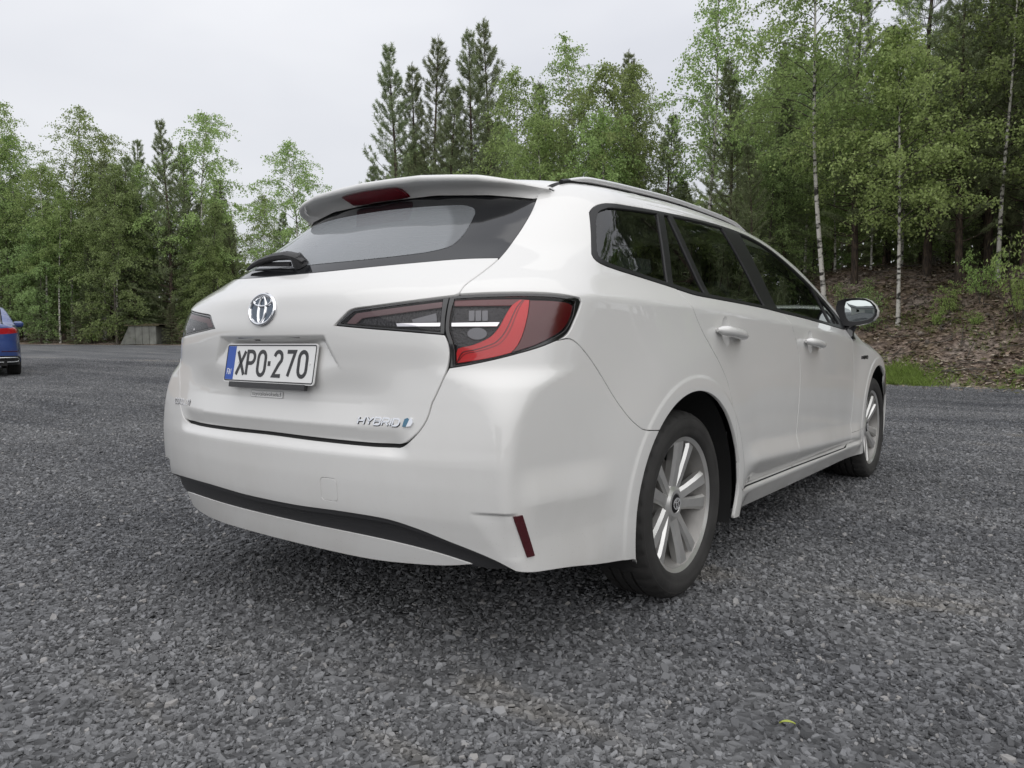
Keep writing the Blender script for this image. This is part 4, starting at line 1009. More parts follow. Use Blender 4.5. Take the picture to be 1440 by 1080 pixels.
# lamps: dark housing, lit shapes inside, clear lens on top
LAMP = loop(lamp_top, lamp_out, lamp_bot, lamp_in)
def poly(pts, sharp=True, step=.01):
    return loop(*[[pts[i], pts[(i+1) % len(pts)]] for i in range(len(pts))], step=step)
c_outer = [(.796, .970), (.789, .930), (.777, .885), (.763, .853), (.748, .835)]
c_bot = [(.748, .835), (.716, .826), (.673, .817), (.627, .809)]
c_in = [(.627, .809), (.629, .843), (.650, .849), (.673, .857), (.703, .874), (.723, .899), (.739, .932), (.754, .956), (.773, .970)]
CRED = loop(c_outer, c_bot, c_in, [(.773, .970), (.796, .970)])
DRED = loop([(.800, .970), (.86, .968), (.905, .963), (.921, .955)], [(.921, .955), (.914, .933), (.898, .907), (.880, .89), (.863, .880)], [(.863, .880), (.809, .855), (.753, .837)], [(.753, .837), (.767, .853), (.781, .885), (.793, .930), (.800, .970)])
DCELL = loop([(.617, .955), (.742, .955)], [(.742, .955), (.731, .927), (.718, .902), (.690, .875), (.655, .857), (.630, .850)], [(.630, .850), (.620, .865), (.611, .890)], [(.611, .890), (.617, .955)])
BAND = poly([(.616, .973), (.785, .974), (.770, .962), (.748, .958), (.617, .958)])
lamps = []
body_side = []
def lamp_side(sd):
    f = (lambda L: L) if sd == 1 else mir
    o1 = panel('tail_lamp', f(LAMP) if sd == 1 else f(LAMP)[::-1], M['lamp_dark'], car, off=-.020, gap=.003, flange=0)[0]
    kw = dict(gap=.0, flange=.004)
    g = lambda L: L if sd == 1 else mir(L)[::-1]
    panel('light_bar', g(CRED), M['lamp_red'], o1, off=-.007, **kw)
    ci_ = crv(c_in[::-1], .004); co_ = np.r_[crv(c_outer, .004), crv(c_bot, .004)[1:]]; tt = np.linspace(0, 1, 40)
    ci_ = np.stack([np.interp(tt, np.linspace(0, 1, len(ci_)), ci_[:, q]) for q in (0, 1)], 1); co_ = np.stack([np.interp(tt, np.linspace(0, 1, len(co_)), co_[:, q]) for q in (0, 1)], 1)
    V_, F_ = [], []
    for q in (.30, .44):
        cq = ci_*(1-q)+co_*q; v, f = ribbon(cq if sd == 1 else mir(cq), .0007 if q != .30 else .0012, .0058); F_ += [tuple(i+len(V_) for i in k_) for k_ in f]; V_ += list(v)
    obj('light_rib', V_, F_, M['lamp_dred'], o1)
    panel('reflector', g(DRED), M['lamp_dred'], o1, off=-.010, **kw)
    panel('bezel', g(BAND), M['lamp_dred'], o1, off=-.011, **kw)
    panel('chrome_strip', g(poly([(.614, .911), (.723, .912), (.717, .902), (.614, .902)])), M['chrome'], o1, off=-.008, **kw)
    for i in range(3):
        panel('led_cell', g(poly([(.652+.0155*i, .944), (.665+.0155*i, .9445), (.665+.0155*i, .918), (.653+.0155*i, .917)])), M['lamp_grey'], o1, off=-.012, **kw)
    panel('led_cell', g(ellipse((.672, .884), .022, .015)), M['lamp_grey'], o1, off=-.015, **kw)
    RIM = np.array(LAMP); inn = loop([(.618, .972), (.70, .976), (.80, .978), (.88, .974), (.925, .966)], [(.925, .966), (.916, .933), (.90, .905), (.884, .888), (.86, .875)], [(.86, .875), (.80, .85), (.74, .828), (.67, .812), (.625, .804)], [(.625, .804), (.624, .84), (.618, .868), (.611, .89), (.612, .935), (.618, .972)])
    panel('lens_rim', g(RIM), M['gloss_black'], o1, holes=[g(inn)], off=-.0035, gap=.0022, flange=.014)
    panel('lens', g(inn), M['clear'], o1, off=-.0035, gap=0, flange=0)
    # lamp on the tailgate
    GL = loop(gl_top, gl_tip, gl_bot, [(.600, .880), (.600, .93), (.604, .978)])
    GLI = loop([(.312, .913), (.33, .927), (.352, .943)], [(.352, .943), (.42, .951), (.5, .9605), (.588, .970)], [(.588, .970), (.588, .888)], [(.588, .888), (.50, .896), (.413, .903), (.312, .913)])
    o2 = panel('tailgate_lamp', g(GL), M['lamp_dark'], gate, off=-.016, gap=.003, flange=0)[0]
    panel('lens_rim', g(GL), M['gloss_black'], o2, holes=[g(GLI)], off=-.003, gap=.0022, flange=.012) if False else None
    o3 = panel('tailgate_lamp', g(GL), M['gloss_black'], gate, holes=[g(GLI)], off=-.003, gap=.0022, flange=.012)[0]
    m_ = []
    panel('tailgate_lamp', g(poly([(.330, .914), (.357, .940), (.587, .967), (.587, .953), (.375, .928), (.358, .912)])), M['lamp_pink'], gate, off=-.008, **kw)
    panel('tailgate_lamp', g(poly([(.475, .911), (.587, .911), (.587, .902), (.478, .903)])), M['chrome'], gate, off=-.006, **kw)
    panel('tailgate_lamp', g(poly([(.513, .922), (.574, .938), (.577, .916), (.517, .914)])), M['lamp_grey'], gate, off=-.011, **kw)
    panel('tailgate_lamp', g(GLI), M['clear'], gate, off=-.003, gap=0, flange=0)
lamp_side(1); lamp_side(-1)

# --- flank panels
q_arch = arch(0, 3, a_bq)          # over the rear wheel, front to back
UNI = loop(ditch_s(-.37, 2.30), [ditch_s(2.30, 2.30, 1)[0], (OX+2.145, .935)], X([(2.145, .935), (2.12, .955), (2.10, .975)]), X(win[::-1]), X([win[0], (-.483, 1.102), (-.470, 1.087), (-.43, 1.077)]), X([(-.43, 1.077), (-.25, 1.055), (-.08, 1.035), (-.03, 1.0285)]),
           X(door_r[:]), [(OX+.372, .41), (OX+AR*math.cos(math.radians(14.7))+.0, .408)], arch(0, 14.7, a_bq), bq[::-1], lamp_out[::-1], lamp_top[::-1][:-1], seam_glass[::-1][:], [seam_glass[0], ditch_s(-.37, -.37, 1)[0]])
cups = lambda hx, hz: [(OX+hx-.055, hz-.07, OX+hx+.055, hz+.07, .006)]
quarter = panel('quarter_panel', UNI, M['paint'], car, mirror=True, gap=.0024, wheels=(0,))
RDOOR = loop(X(door_r), X(door_rb), X([(.48, .286), (.672, .283), (1.125, .283)]), X(mid[::-1]), X([(.985, .9745), (.755, .989), (.45, 1.001), (.10, 1.014), (-.03, 1.0285)]))
rdoor = panel('rear_door', RDOOR, M['paint'], car, mirror=True, gap=.0034, fine=cups(.281, .890)+[(OX+.4, .27, OX+1.12, .42, .009)], wheels=(0,))
FDOOR = loop(X(mid), X([(1.125, .283), (1.663, .280), (1.93, .279)]), X(door_fb), X(fend_r), X([(2.10, .9085), (1.89, .919), (1.3, .957), (.985, .9745)]))
fdoor = panel('front_door', FDOOR, M['paint'], car, mirror=True, gap=.0034, fine=cups(1.295, .845)+[(OX+1.1, .27, OX+2.05, .42, .009)])
SILL = loop([(OX+AR*math.cos(math.radians(14.7)), .408), (OX+.372, .41)], X(door_rb), X(sill), X(door_fb), X([(2.055, .345), (2.335, .345)]), X([(2.335, .345), (2.325, .20)]), X([(2.325, .20), (1.6, .196), (.7, .19), (.36, .20)]), X([(.36, .20), (.382, .312), (.3685, .408)]))
sill_o = panel('sill', SILL, M['paint'], car, mirror=True, step=.012, wheels=(0,))
FEND = loop(X(fend_r), X([(2.10, .9085), (2.145, .935)]), [(OX+2.145, .935), ditch_s(2.30, 2.30, 1)[0]], ditch_s(2.30, 2.74, 10), [ditch_s(2.74, 2.74, 1)[0], (S3+.12, .80), (S3+.30, .745)], [(S3+.30, .745), (S3+.16, .60), (S3+.22, .50)], [(S3+.22, .50), (arch(2.7, 30, 30, 1)[0])], arch(2.7, 30, 175), [arch(2.7, 175, 175, 1)[0], (OX+2.055, .345)])
fend = panel('front_wing', FEND, M['paint'], car, mirror=True, wheels=(2.7,))
FB = loop([(S3+.22, .50), (arch(2.7, 30, 30, 1)[0])], arch(2.7, 30, -14), [arch(2.7, -14, -14, 1)[0], (S4+.35, .20)], [(S4+.35, .20), (S4+.35, .60)], [(S4+.35, .60), (S3+.50, .64), (S3+.22, .50)])
fb = panel('front_bumper', FB, M['paint'], car, mirror=True, gap=.001)
HL = loop([(S3+.22, .50), (S3+.50, .64), (S4+.35, .60)], [(S4+.35, .60), (S4+.35, .67)], [(S4+.35, .67), (S3+.62, .70), (S3+.30, .745)], [(S3+.30, .745), (S3+.16, .60), (S3+.22, .50)])
panel('headlight', HL, M['gloss_black'], car, mirror=True)
# rear bumper
val_top = [(0, .394), (.133, .395), (.313, .400), (.451, .397), (.538, .379), (.603, .357), (.668, .334), (.715, .313), (.751, .291)]
lip_top = [(0, .329), (.114, .329), (.299, .328), (.442, .322), (.559, .308), (.652, .286)]
val_topL = [(0, .394), (.133, .395), (.313, .400), (.451, .3985), (.56, .394), (.66, .386), (.751, .372)]
lip_topL = [(0, .329), (.114, .329), (.299, .328), (.442, .326), (.559, .322), (.652, .314)]
endL = [(.751, .372), (.72, .340), (.652, .314)]
arch_low = arch(0, a_bq, 196.5)
half = [crv(gate_side[3:][0:0] or [(.611, .796), (.6125, .80), (.611, .809)][:1]+[(.601, .774), (.590, .746), (.580, .722), (.573, .706), (.568, .684), (.562, .666), (.553, .648), (.540, .630), (.523, .611), (.505, .596), (.489, .5895)])]
bh = [crv(lamp_bot[::-1]), crv(bq), crv(arch_low), crv([arch_low[-1], (1.19, .218), (1.05, .238), (.90, .264), (.80, .280), (.751, .291)]), crv(val_top[::-1])]
Rb = list(half[0][::-1])
for c in bh: Rb += list(c[1:])
Rb = np.array(Rb)
def chain(cs):
    o = list(cs[0])
    for c in cs[1:]: o += list(c[1:])
    return np.array(o)
RbL = chain([half[0][::-1]]+bh[:3]+[crv([arch_low[-1], (1.19, .218), (1.05, .240), (.90, .282), (.80, .338), (.751, .372)]), crv(val_topL[::-1])])
BUMP = np.concatenate([Rb, mir(RbL)[::-1][1:], crv(gate_bot[::-1])[1:-1]])
k_ = [0]
for i in range(1, len(BUMP)):
    if np.linalg.norm(BUMP[i]-BUMP[k_[-1]]) > .002: k_.append(i)
BUMP = BUMP[k_]
if area(BUMP) < 0: BUMP = BUMP[::-1]
REFL = poly([(.745, .434), (.763, .434), (.790, .326), (.774, .326)])
FLAP = loop(*[crv(p) for p in ()]) if False else None
def rrect(c, w, h, r, n=6):
    o = []
    for cx, cy, a in ((w/2-r, h/2-r, 0), (-w/2+r, h/2-r, 90), (-w/2+r, -h/2+r, 180), (w/2-r, -h/2+r, 270)):
        for k in range(n+1): t = math.radians(a+90*k/n); o.append((c[0]+cx+r*math.cos(t), c[1]+cy+r*math.sin(t)))
    return np.array(o)
TOW = rrect((.274, .459), .062, .062, .012)
bump = panel('rear_bumper', BUMP, M['paint'], car, holes=[TOW], step=.012, gap=.0024, fine=[(-.62, .555, .62, .60, .007), (.62, .30, .85, .46, .006), (-.85, .30, -.62, .46, .006)], wheels=(0, -2*OX))[0]
panel('tow_cover', TOW, M['paint'], bump, gap=.0009)
VAL = np.concatenate([crv(val_top), crv([(.751, .291), (.70, .283), (.652, .286)])[1:], crv(lip_top)[::-1][1:]])
VALF = np.concatenate([crv(val_top), crv([(.751, .291), (.70, .281), (.652, .284)])[1:], crv(lip_top)[::-1][1:-1], mir(crv(lip_topL))[1:], mir(crv(endL[::-1]))[1:], mir(crv(val_topL))[::-1][1:-1]])
if area(VALF) < 0: VALF = VALF[::-1]
panel('lower_valance', VALF, M['black_plastic'], bump, step=.012, gap=-.004, off=-.026, flange=0)
vt2 = [(a, z-.013*(1-(a/.76)**4)) for a, z in val_top]; vt2L = [(a, z-.013*(1-(a/.76)**4)) for a, z in val_topL]
STR = np.concatenate([crv(val_top), crv(vt2)[::-1][0:-1], mir(crv(vt2L))[0:-1], mir(crv(val_topL))[::-1][1:-1]])
k_ = [0]
for i in range(1, len(STR)):
    if np.linalg.norm(STR[i]-STR[k_[-1]]) > .002: k_.append(i)
STR = STR[k_]
if area(STR) < 0: STR = STR[::-1]
panel('valance_edge', STR, M['black_plastic'], bump, step=.012, gap=.0006, off=-.003, flange=.026)
lip_bot = [(.652, .286), (.60, .280), (.522, .277), (.39, .274), (.288, .275), (.162, .276), (0, .276)]
lip_botL = [(.652, .312), (.625, .292), (.59, .283), (.522, .278), (.39, .275), (.288, .275), (.162, .276), (0, .276)]
LIP = np.concatenate([crv(lip_top), crv(lip_bot)[1:], mir(crv(lip_botL))[::-1][1:], mir(crv(lip_topL))[::-1][1:-1]])
if area(LIP) < 0: LIP = LIP[::-1]
panel('bumper_lip', LIP, M['paint'], bump, step=.009, gap=.0008, off=lambda P: -.022+.5*np.clip(np.interp(np.abs(P[:, 0]), *np.array(lip_top).T)-P[:, 1], 0, .053), flange=.006)
for sd in (1, -1):
    panel('rear_reflector', REFL if sd == 1 else mir(REFL+np.array([.03, 0]))[::-1], M['refl_red'], bump, off=.004, gap=0, flange=.012)

# seals under the joints
V_, F_ = [], []
for C_, fn_ in ((seam_glass, surf), (gate_side, surf), (gate_bot, surf), (bq, surf), (X(door_r+door_rb[1:]), surf), (X(mid), surf), (X(sill), surf), (X(door_fb+fend_r[1:]), surf), (lamp_in, surf), (lamp_bot, surf), (lamp_top, surf), (lamp_out, surf), (gl_bot, surf), (gl_top, surf), (gl_tip, surf), (glass_bot, surf)):
    c = crv(C_)
    for sd in ((1, -1) if C_ not in (gate_bot, glass_bot) else (1,)):
        v, f = ribbon(c if sd == 1 else mir(c), .011, .011, fn_); F_ += [tuple(i+len(V_) for i in q) for q in f]; V_ += list(v)
obj('door_seal', V_, F_, M['seal'], car)

# --- windows
TRIM = loop(X(win), X(winb[0]), X(winb[1]))
Q = X
p_q = loop(Q([(-.447, 1.118), (-.397, 1.176), (-.345, 1.226), (-.31, 1.255), (-.26, 1.272)]), Q([(-.26, 1.272), (-.1, 1.285), (.078, 1.297)]), Q([(.078, 1.297), (.0, 1.16), (-.07, 1.046)]), Q([(-.07, 1.046), (-.27, 1.070), (-.42, 1.090), (-.450, 1.100), (-.447, 1.118)]))
p_f = loop(Q([(.128, 1.299), (.168, 1.302)]), Q([(.168, 1.302), (.18, 1.16), (.196, 1.022)]), Q([(.196, 1.022), (.10, 1.028), (-.035, 1.044)]), Q([(-.035, 1.044), (.05, 1.17), (.128, 1.299)]))
p_r = loop(Q([(.205, 1.303), (.45, 1.314), (.70, 1.319)]), Q([(.70, 1.319), (.76, 1.16), (.800, .998)]), Q([(.800, .998), (.6, 1.006), (.4, 1.014), (.232, 1.021)]), Q([(.232, 1.021), (.217, 1.16), (.205, 1.303)]))
p_ft = loop(Q([(.90, 1.317), (1.05, 1.309), (1.25, 1.280), (1.5, 1.208), (1.73, 1.122)]), Q([(1.73, 1.122), (1.78, 1.03), (1.80, .938)]), Q([(1.80, .938), (1.5, .957), (1.2, .976), (.955, .989)]), Q([(.955, .989), (.93, 1.16), (.90, 1.317)]))
p_t = loop(Q([(1.765, 1.092), (1.9, 1.035), (2.0, .985)]), Q([(2.0, .985), (2.03, .935)]), Q([(2.03, .935), (1.9, .935), (1.825, .940)]), Q([(1.825, .940), (1.80, 1.03), (1.765, 1.092)]))
trim = panel('window_frame', TRIM, M['trim_black'], car, holes=[p_q, p_f, p_r, p_ft, p_t], off=.002, gap=.0005, mirror=True)
for p, nm, mt in ((p_q, 'quarter_window', 'privacy'), (p_f, 'fixed_window', 'privacy'), (p_r, 'rear_door_window', 'privacy'), (p_ft, 'front_door_window', 'glass'), (p_t, 'corner_window', 'glass')):
    panel(nm, p, M[mt], car, off=-.004, gap=-.002, flange=0, mirror=True, step=.03)

# --- roof, windscreen, bonnet
xs = np.linspace(-.40, 1.30, 60)
ROOF = np.concatenate([np.stack([xs, -ditch(xs)], 1), np.stack([np.linspace(1.30, 1.36, 9), np.linspace(-.58, 0, 9)], 1)[1:], np.stack([np.linspace(1.36, 1.30, 9), np.linspace(0, .58, 9)], 1)[1:], np.stack([xs[::-1], ditch(xs[::-1])], 1)[1:], np.stack([np.full(20, -.40), np.linspace(.55, -.55, 22)[1:-1]], 1)])
if area(ROOF) < 0: ROOF = ROOF[::-1]
panel('roof', ROOF, M['paint'], car, fn=top, step=.03, gap=.001)
xw = np.linspace(1.30, 2.25, 40)
WS = np.concatenate([np.stack([xw, -ditch(xw)], 1), np.stack([2.25+.12*np.sin(np.linspace(0, PI, 20)), np.linspace(-ditch(2.25), ditch(2.25), 20)], 1)[1:-1], np.stack([xw[::-1], ditch(xw[::-1])], 1), np.stack([1.30+.06*np.sin(np.linspace(0, PI, 19)), np.linspace(.58, -.58, 19)], 1)[1:-1]])
if area(WS) < 0: WS = WS[::-1]
panel('windscreen', WS, M['screen'], car, fn=top, step=.05, gap=.001, flange=0)
xh = np.linspace(2.25, 3.30, 40)
HD = np.concatenate([np.stack([xh, -ditch(xh)], 1), np.stack([3.30+.20*np.sin(np.linspace(0, PI, 20)), np.linspace(-ditch(3.3), ditch(3.3), 20)], 1)[1:-1], np.stack([xh[::-1], ditch(xh[::-1])], 1), np.stack([2.25+.12*np.sin(np.linspace(0, PI, 19)), np.linspace(ditch(2.25), -ditch(2.25), 19)], 1)[1:-1]])
if area(HD) < 0: HD = HD[::-1]
panel('bonnet', HD, M['paint'], car, fn=top, step=.04, gap=.001)
# roof rails: flattened bars on feet
for sd in (-1, 1):
    x = np.linspace(-.30, 1.30, 60); p, _ = top(np.stack([x, ditch(x)+.004], 1))
    e = np.clip(np.minimum((x+.30)/.16, (1.30-x)/.22), 0, 1); e = e*e*(3-2*e)
    b = MB(); b.tube(np.stack([x, sd*(ditch(x)+.006), p[:, 2]+.003+.013*e], 1), .005+.009*np.sqrt(e), 10, sq=.8)
    for xa, xb in ((-.30, -.18), (.52, .60), (1.16, 1.30)):
        xx = np.linspace(xa, xb, 6); pp, _ = top(np.stack([xx, ditch(xx)+.004], 1)); b.tube(np.stack([xx, sd*(ditch(xx)+.006), pp[:, 2]+.002], 1), .010, 8, m=1)
    base = np.stack([x, sd*(ditch(x)+.006), p[:, 2]-.003], 1); tp = np.stack([x, sd*(ditch(x)+.006), p[:, 2]+.003+.013*e], 1)
    b.add(np.concatenate([base+[0, .006, 0], tp+[0, .006, 0], base-[0, .006, 0], tp-[0, .006, 0]]), [(i, i+1, 60+i+1, 60+i) for i in range(59)]+[(120+i, 121+i, 181+i, 180+i) for i in range(59)], 1)
    smooth_by_angle(b.build('roof_rail', [M['silver'], M['trim_black']], car), 50)
    v, f = ribbon(np.stack([np.linspace(-.36, 1.30, 60), sd*ditch(np.linspace(-.36, 1.30, 60))], 1), .009, -.0012, top)
    obj('roof_strip', v, f, M['seal'], car)
# spoiler
ys = np.linspace(-1, 1, 61); V_, nrow = [], 0
def under(u, xa, za, xb, zb, y):
    xc_, zc_ = .35*xa+.65*xb+.010, .62*za+.38*zb+.004
    return ((1-u)**2*xa+2*u*(1-u)*xc_+u*u*xb, y, (1-u)**2*za+2*u*(1-u)*zc_+u*u*zb)
prof = []
for t in ys:
    a = abs(t)*.585
    xt = np.interp(a, [0, .12, .25, .36, .43, .50, .55, .585], [-.640, -.636, -.622, -.590, -.555, -.495, -.425, -.392]); zt = np.interp(a, [0, .25, .43, .50, .55, .585], [1.381, 1.376, 1.364, 1.352, 1.341, 1.333])
    yy = math.copysign(a, t)
    zr = float(top([(-.38, min(a, .553))])[0][0, 2]); yr = yy*.553/.585
    xg = np.interp(a, [0, .25, .43, .50, .55, .585], [-.562, -.540, -.490, -.448, -.405, -.388]); zg = np.interp(a, [0, .25, .43, .55, .585], [1.328, 1.325, 1.312, 1.298, 1.30])
    tk = np.interp(a, [0, .45, .56, .585], [.020, .018, .010, .006])
    row = [(-.38, yr, zr)]
    for u in (.25, .5, .75): row.append(((1-u)*-.38+u*(xt+.012), (1-u)*yr+u*yy, (1-u)*zr+u*(zt+.001)+.006*u*(1-u)*4*(1 if a < .5 else .3)))
    row += [(xt+.012, yy, zt+.001), (xt+.003, yy, zt-.003), (xt, yy, zt-.008), (xt+.001, yy, zt-tk+.003), (xt+.007, yy, zt-tk-.001)]
    for u in (.25, .5, .75, 1): row.append(under(u, xt+.012, zt-tk-.003, xg, zg, yy))
    row.append((xg+.06, yy, zg+.02)); prof.append(row)
prof = np.array(prof); nr, nc = prof.shape[:2]
F_ = [(i*nc+j, i*nc+j+1, (i+1)*nc+j+1, (i+1)*nc+j) for i in range(nr-1) for j in range(nc-1)]
F_ += [tuple(range(nc)), tuple((nr-1)*nc+j for j in range(nc-1, -1, -1))]
sp = obj('roof_spoiler', prof.reshape(-1, 3), F_, M['paint'], car); smooth_by_angle(sp, 50)
# high brake light in the underside face
b = MB(); k = []
for y in np.linspace(-.150, .118, 15):
    xt = np.interp(abs(y), [0, .12, .25], [-.640, -.636, -.622]); xg = np.interp(abs(y), [0, .25], [-.562, -.540])
    e = .10*(abs(y+.016)/.134)**6
    for u in (.10+e*.4, .92-e):
        k.append(tuple(np.array(under(u, xt+.012, np.interp(abs(y), [0, .25], [1.358, 1.353]), xg, np.interp(abs(y), [0, .25], [1.328, 1.325]), y))+np.array([-.005, 0, -.003])))
b.add(k, [(2*i, 2*i+1, 2*i+3, 2*i+2) for i in range(14)]); kb = [(x+.02, y, z) for x, y, z in k]; 
b.add(k+kb, [(2*i, 2*i+2, 2*i+32, 2*i+30) for i in range(14)]+[(2*i+1, 2*i+31, 2*i+33, 2*i+3) for i in range(14)]+[(0, 30, 31, 1), (28, 29, 59, 58)])
b.build('high_brake_light', [M['chmsl']], sp, True)

# --- licence plate
TILT = .185; po = np.array([-1.0, 0, .800]); ex = np.array([0, -1., 0]); ey = np.array([math.sin(TILT), 0, math.cos(TILT)]); en = np.array([-math.cos(TILT), 0, math.sin(TILT)])
def stroke(mb, pts, w, frame, depth, m, close=False):
    P = np.array(pts, float); P = P[np.r_[True, np.linalg.norm(np.diff(P, axis=0), axis=1) > 1e-7]]
    if close and np.linalg.norm(P[0]-P[-1]) < 1e-7: P = P[:-1]
    n = len(P); o, a, c, nn = frame
    d = np.diff(np.r_[P, P[:1]] if close else P, axis=0); d /= np.linalg.norm(d, axis=1)[:, None]+1e-12
    L, R = [], []
    for i in range(n):
        if close: u, v = d[i-1], d[i]
        else: u = d[max(i-1, 0)]; v = d[min(i, n-2)]
        nu = np.array([-u[1], u[0]]); nv = np.array([-v[1], v[0]]); q = nu+nv; q = q/max((q@q)/2, .5)
        L.append(P[i]+q*w/2); R.append(P[i]-q*w/2)
    T = [o+p[0]*a+p[1]*c+nn*depth for p in L+R]; Bt = [o+p[0]*a+p[1]*c for p in L+R]; V = T+Bt
    k = n if close else n-1; F = []
    for i in range(k):
        j = (i+1) % n; F += [(i, n+i, n+j, j), (2*n+i, i, j, 2*n+j), (n+i, 3*n+i, 3*n+j, n+j)]
    if not close: F += [(0, 2*n, 3*n, n), (n-1, 2*n-1, 4*n-1, 3*n-1)]
    mb.add(V, F, m)
def arcp(cx, cy, rx, ry, a0, a1, n=10): return [(cx+rx*math.cos(math.radians(a)), cy+ry*math.sin(math.radians(a))) for a in np.linspace(a0, a1, n)]
def glyph(ch):
    """stroke centre lines in a unit box"""
    if ch == 'X': return [([(0, 0), (1, 1)], 0), ([(0, 1), (1, 0)], 0)]
    if ch == 'P': return [([(0, 0), (0, 1), (.5, 1)]+arcp(.5, .75, .5, .25, 90, -90)+[(0, .5)], 0)]
    if ch in 'O0': return [(arcp(.5, .72, .5, .28, 0, 180)+arcp(.5, .28, .5, .28, 180, 360), 1)]
    if ch == '2': return [(arcp(.5, .74, .5, .26, 165, -25)+[(.62, .45), (.02, .0), (1, 0)], 0)]
    if ch == '7': return [([(0, 1), (1, 1), (.32, 0)], 0)]
    if ch == 'H': return [([(0, 0), (0, 1)], 0), ([(1, 0), (1, 1)], 0), ([(0, .5), (1, .5)], 0)]
    if ch == 'Y': return [([(0, 1), (.5, .45), (1, 1)], 0), ([(.5, .5), (.5, 0)], 0)]
    if ch == 'B': return [([(0, 0), (0, 1), (.7, 1)]+arcp(.7, .76, .28, .24, 90, -90, 7)+[(.1, .52)], 0), ([(.1, .50), (.7, .50)]+arcp(.7, .25, .3, .25, 90, -90, 7)+[(0, 0)], 0)]
    if ch == 'R': return [([(0, 0), (0, 1), (.7, 1)]+arcp(.7, .74, .3, .26, 90, -90, 7)+[(0, .46)], 0), ([(.5, .46), (1, 0)], 0)]
    if ch == 'I': return [([(.5, 0), (.5, 1)], 0)]
    if ch == 'D': return [([(0, 0), (0, 1), (.55, 1)]+arcp(.55, .62, .45, .38, 90, 0, 6)+arcp(.55, .38, .45, .38, 0, -90, 6)+[(0, 0)], 0)]
    if ch == 'F': return [([(0, 0), (0, 1), (1, 1)], 0), ([(0, .5), (.8, .5)], 0)]
    if ch == 'N': return [([(0, 0), (0, 1), (1, 0), (1, 1)], 0)]
    if ch == 'C': return [(arcp(.5, .65, .5, .35, 20, 180)+arcp(.5, .35, .5, .35, 180, 340), 0)]
    if ch == 'L': return [([(0, 1), (0, 0), (1, 0)], 0)]
    if ch == 'A': return [([(0, 0), (.12, .85), (.35, 1), (.8, 1), (1, .85), (1, 0)], 0), ([(0, .42), (1, .42)], 0)]
    return []
def write(mb, text, x0, y0, cw, ch, pitch, w, frame, depth, m, slant=0):
    x = x0
    for c in text:
        for pts, cl in glyph(c):
            k = 0 if c == 'I' else 1
            stroke(mb, [(x+(p[0]*cw if k else .0)+slant*p[1]*ch, y0+p[1]*ch) for p in pts], w, frame, depth, m, bool(cl))
        x += pitch if c != 'I' else pitch-cw
b = MB(); fr = (po-en*.004, ex, ey, en)
b.prism(rrect((0, 0), .442, .118, .009, 5), fr, .004, 0)
fr2 = (po, ex, ey, en)
rr = rrect((0, 0), .432, .108, .006, 5); stroke(b, rr, .0034, fr2, .0010, 1, True)
b.prism([(-.2135, -.0515), (-.172, -.0515), (-.172, .0515), (-.2135, .0515)], fr2, .0006, 2)
write(b, 'FIN', -.205, -.036, .0072, .017, .0098, .0024, fr2, .0010, 3)
hh, w_ = .071, .0112
for ch, cx in (('X', -.138), ('P', -.087), ('O', -.032), ('2', .047), ('7', .106), ('0', .163)):
    cw = .036 if ch != 'X' else .040
    for pts, cl in glyph(ch): stroke(b, [(cx-cw/2+p[0]*cw, -hh/2+p[1]*hh) for p in pts], w_, fr2, .0012, 1, bool(cl))
b.prism([(-.0005, -.007), (.0115, -.007), (.0115, .007), (-.0005, .007)], fr2, .0012, 1)
for sx in (-.152, .196): b.prism(ellipse((sx, .002), .0032, .0032, 10), fr2, .002, 0)
plate = b.build('licence_plate', [M['plate_white'], M['plate_black'], M['plate_blue'], M['white_plain']], gate)
b = MB(); b.box(po-ey*.066-en*.004, (.012, .37, .016), 0, np.stack([-en, ex, ey], 1)); b.box(po-ey*.0-en*.010, (.010, .40, .09), 0, np.stack([-en, ex, ey], 1))
b.build('plate_holder', [M['black_plastic']], gate)
b = MB(); b.box((-.985, 0, .8785), (.030, .30, .008), 0); b.box((-.985, .06, .872), (.02, .03, .010), 0, bev=.003)
b.build('gate_handle', [M['gloss_black']], gate)
def surf_frame(s, z, tilt=0):
    p, n = surf([(s, z)]); p = p[0]; n = n[0]; p2 = surf([(s+.004, z)])[0][0]; a = p2-p; a /= np.linalg.norm(a); c = np.cross(n, a); 
    return p, a, c, n
# emblem: three interlaced ellipses on a dark blue disc
ez = .958; p, a, c, n = surf_frame(-.018, ez); p = p+np.array([.0, 0, 0])
b = MB(); b.prism(ellipse((0, 0), .062, .0465, 40), (p-n*.004, a, c, n), .007, 1)
def ering(rx, ry, cx, cy, w, q=1.0):
    t = np.linspace(0, 2*PI, 49)[:-1]; pts = [p+n*.0035+(cx+rx*math.cos(k))*a+(cy+ry*math.sin(k))*c for k in t]; pts.append(pts[0]); pts.append(pts[1])
    b.tube(pts, w, 8, 0, cap=False, up=n)
ering(.0610, .0450, 0, 0, .0055); ering(.0170, .0405, 0, -.001, .0043); ering(.043, .0155, 0, .0245, .0043)
smooth_by_angle(b.build('emblem', [M['chrome'], M['badge_blue']], gate), 40)
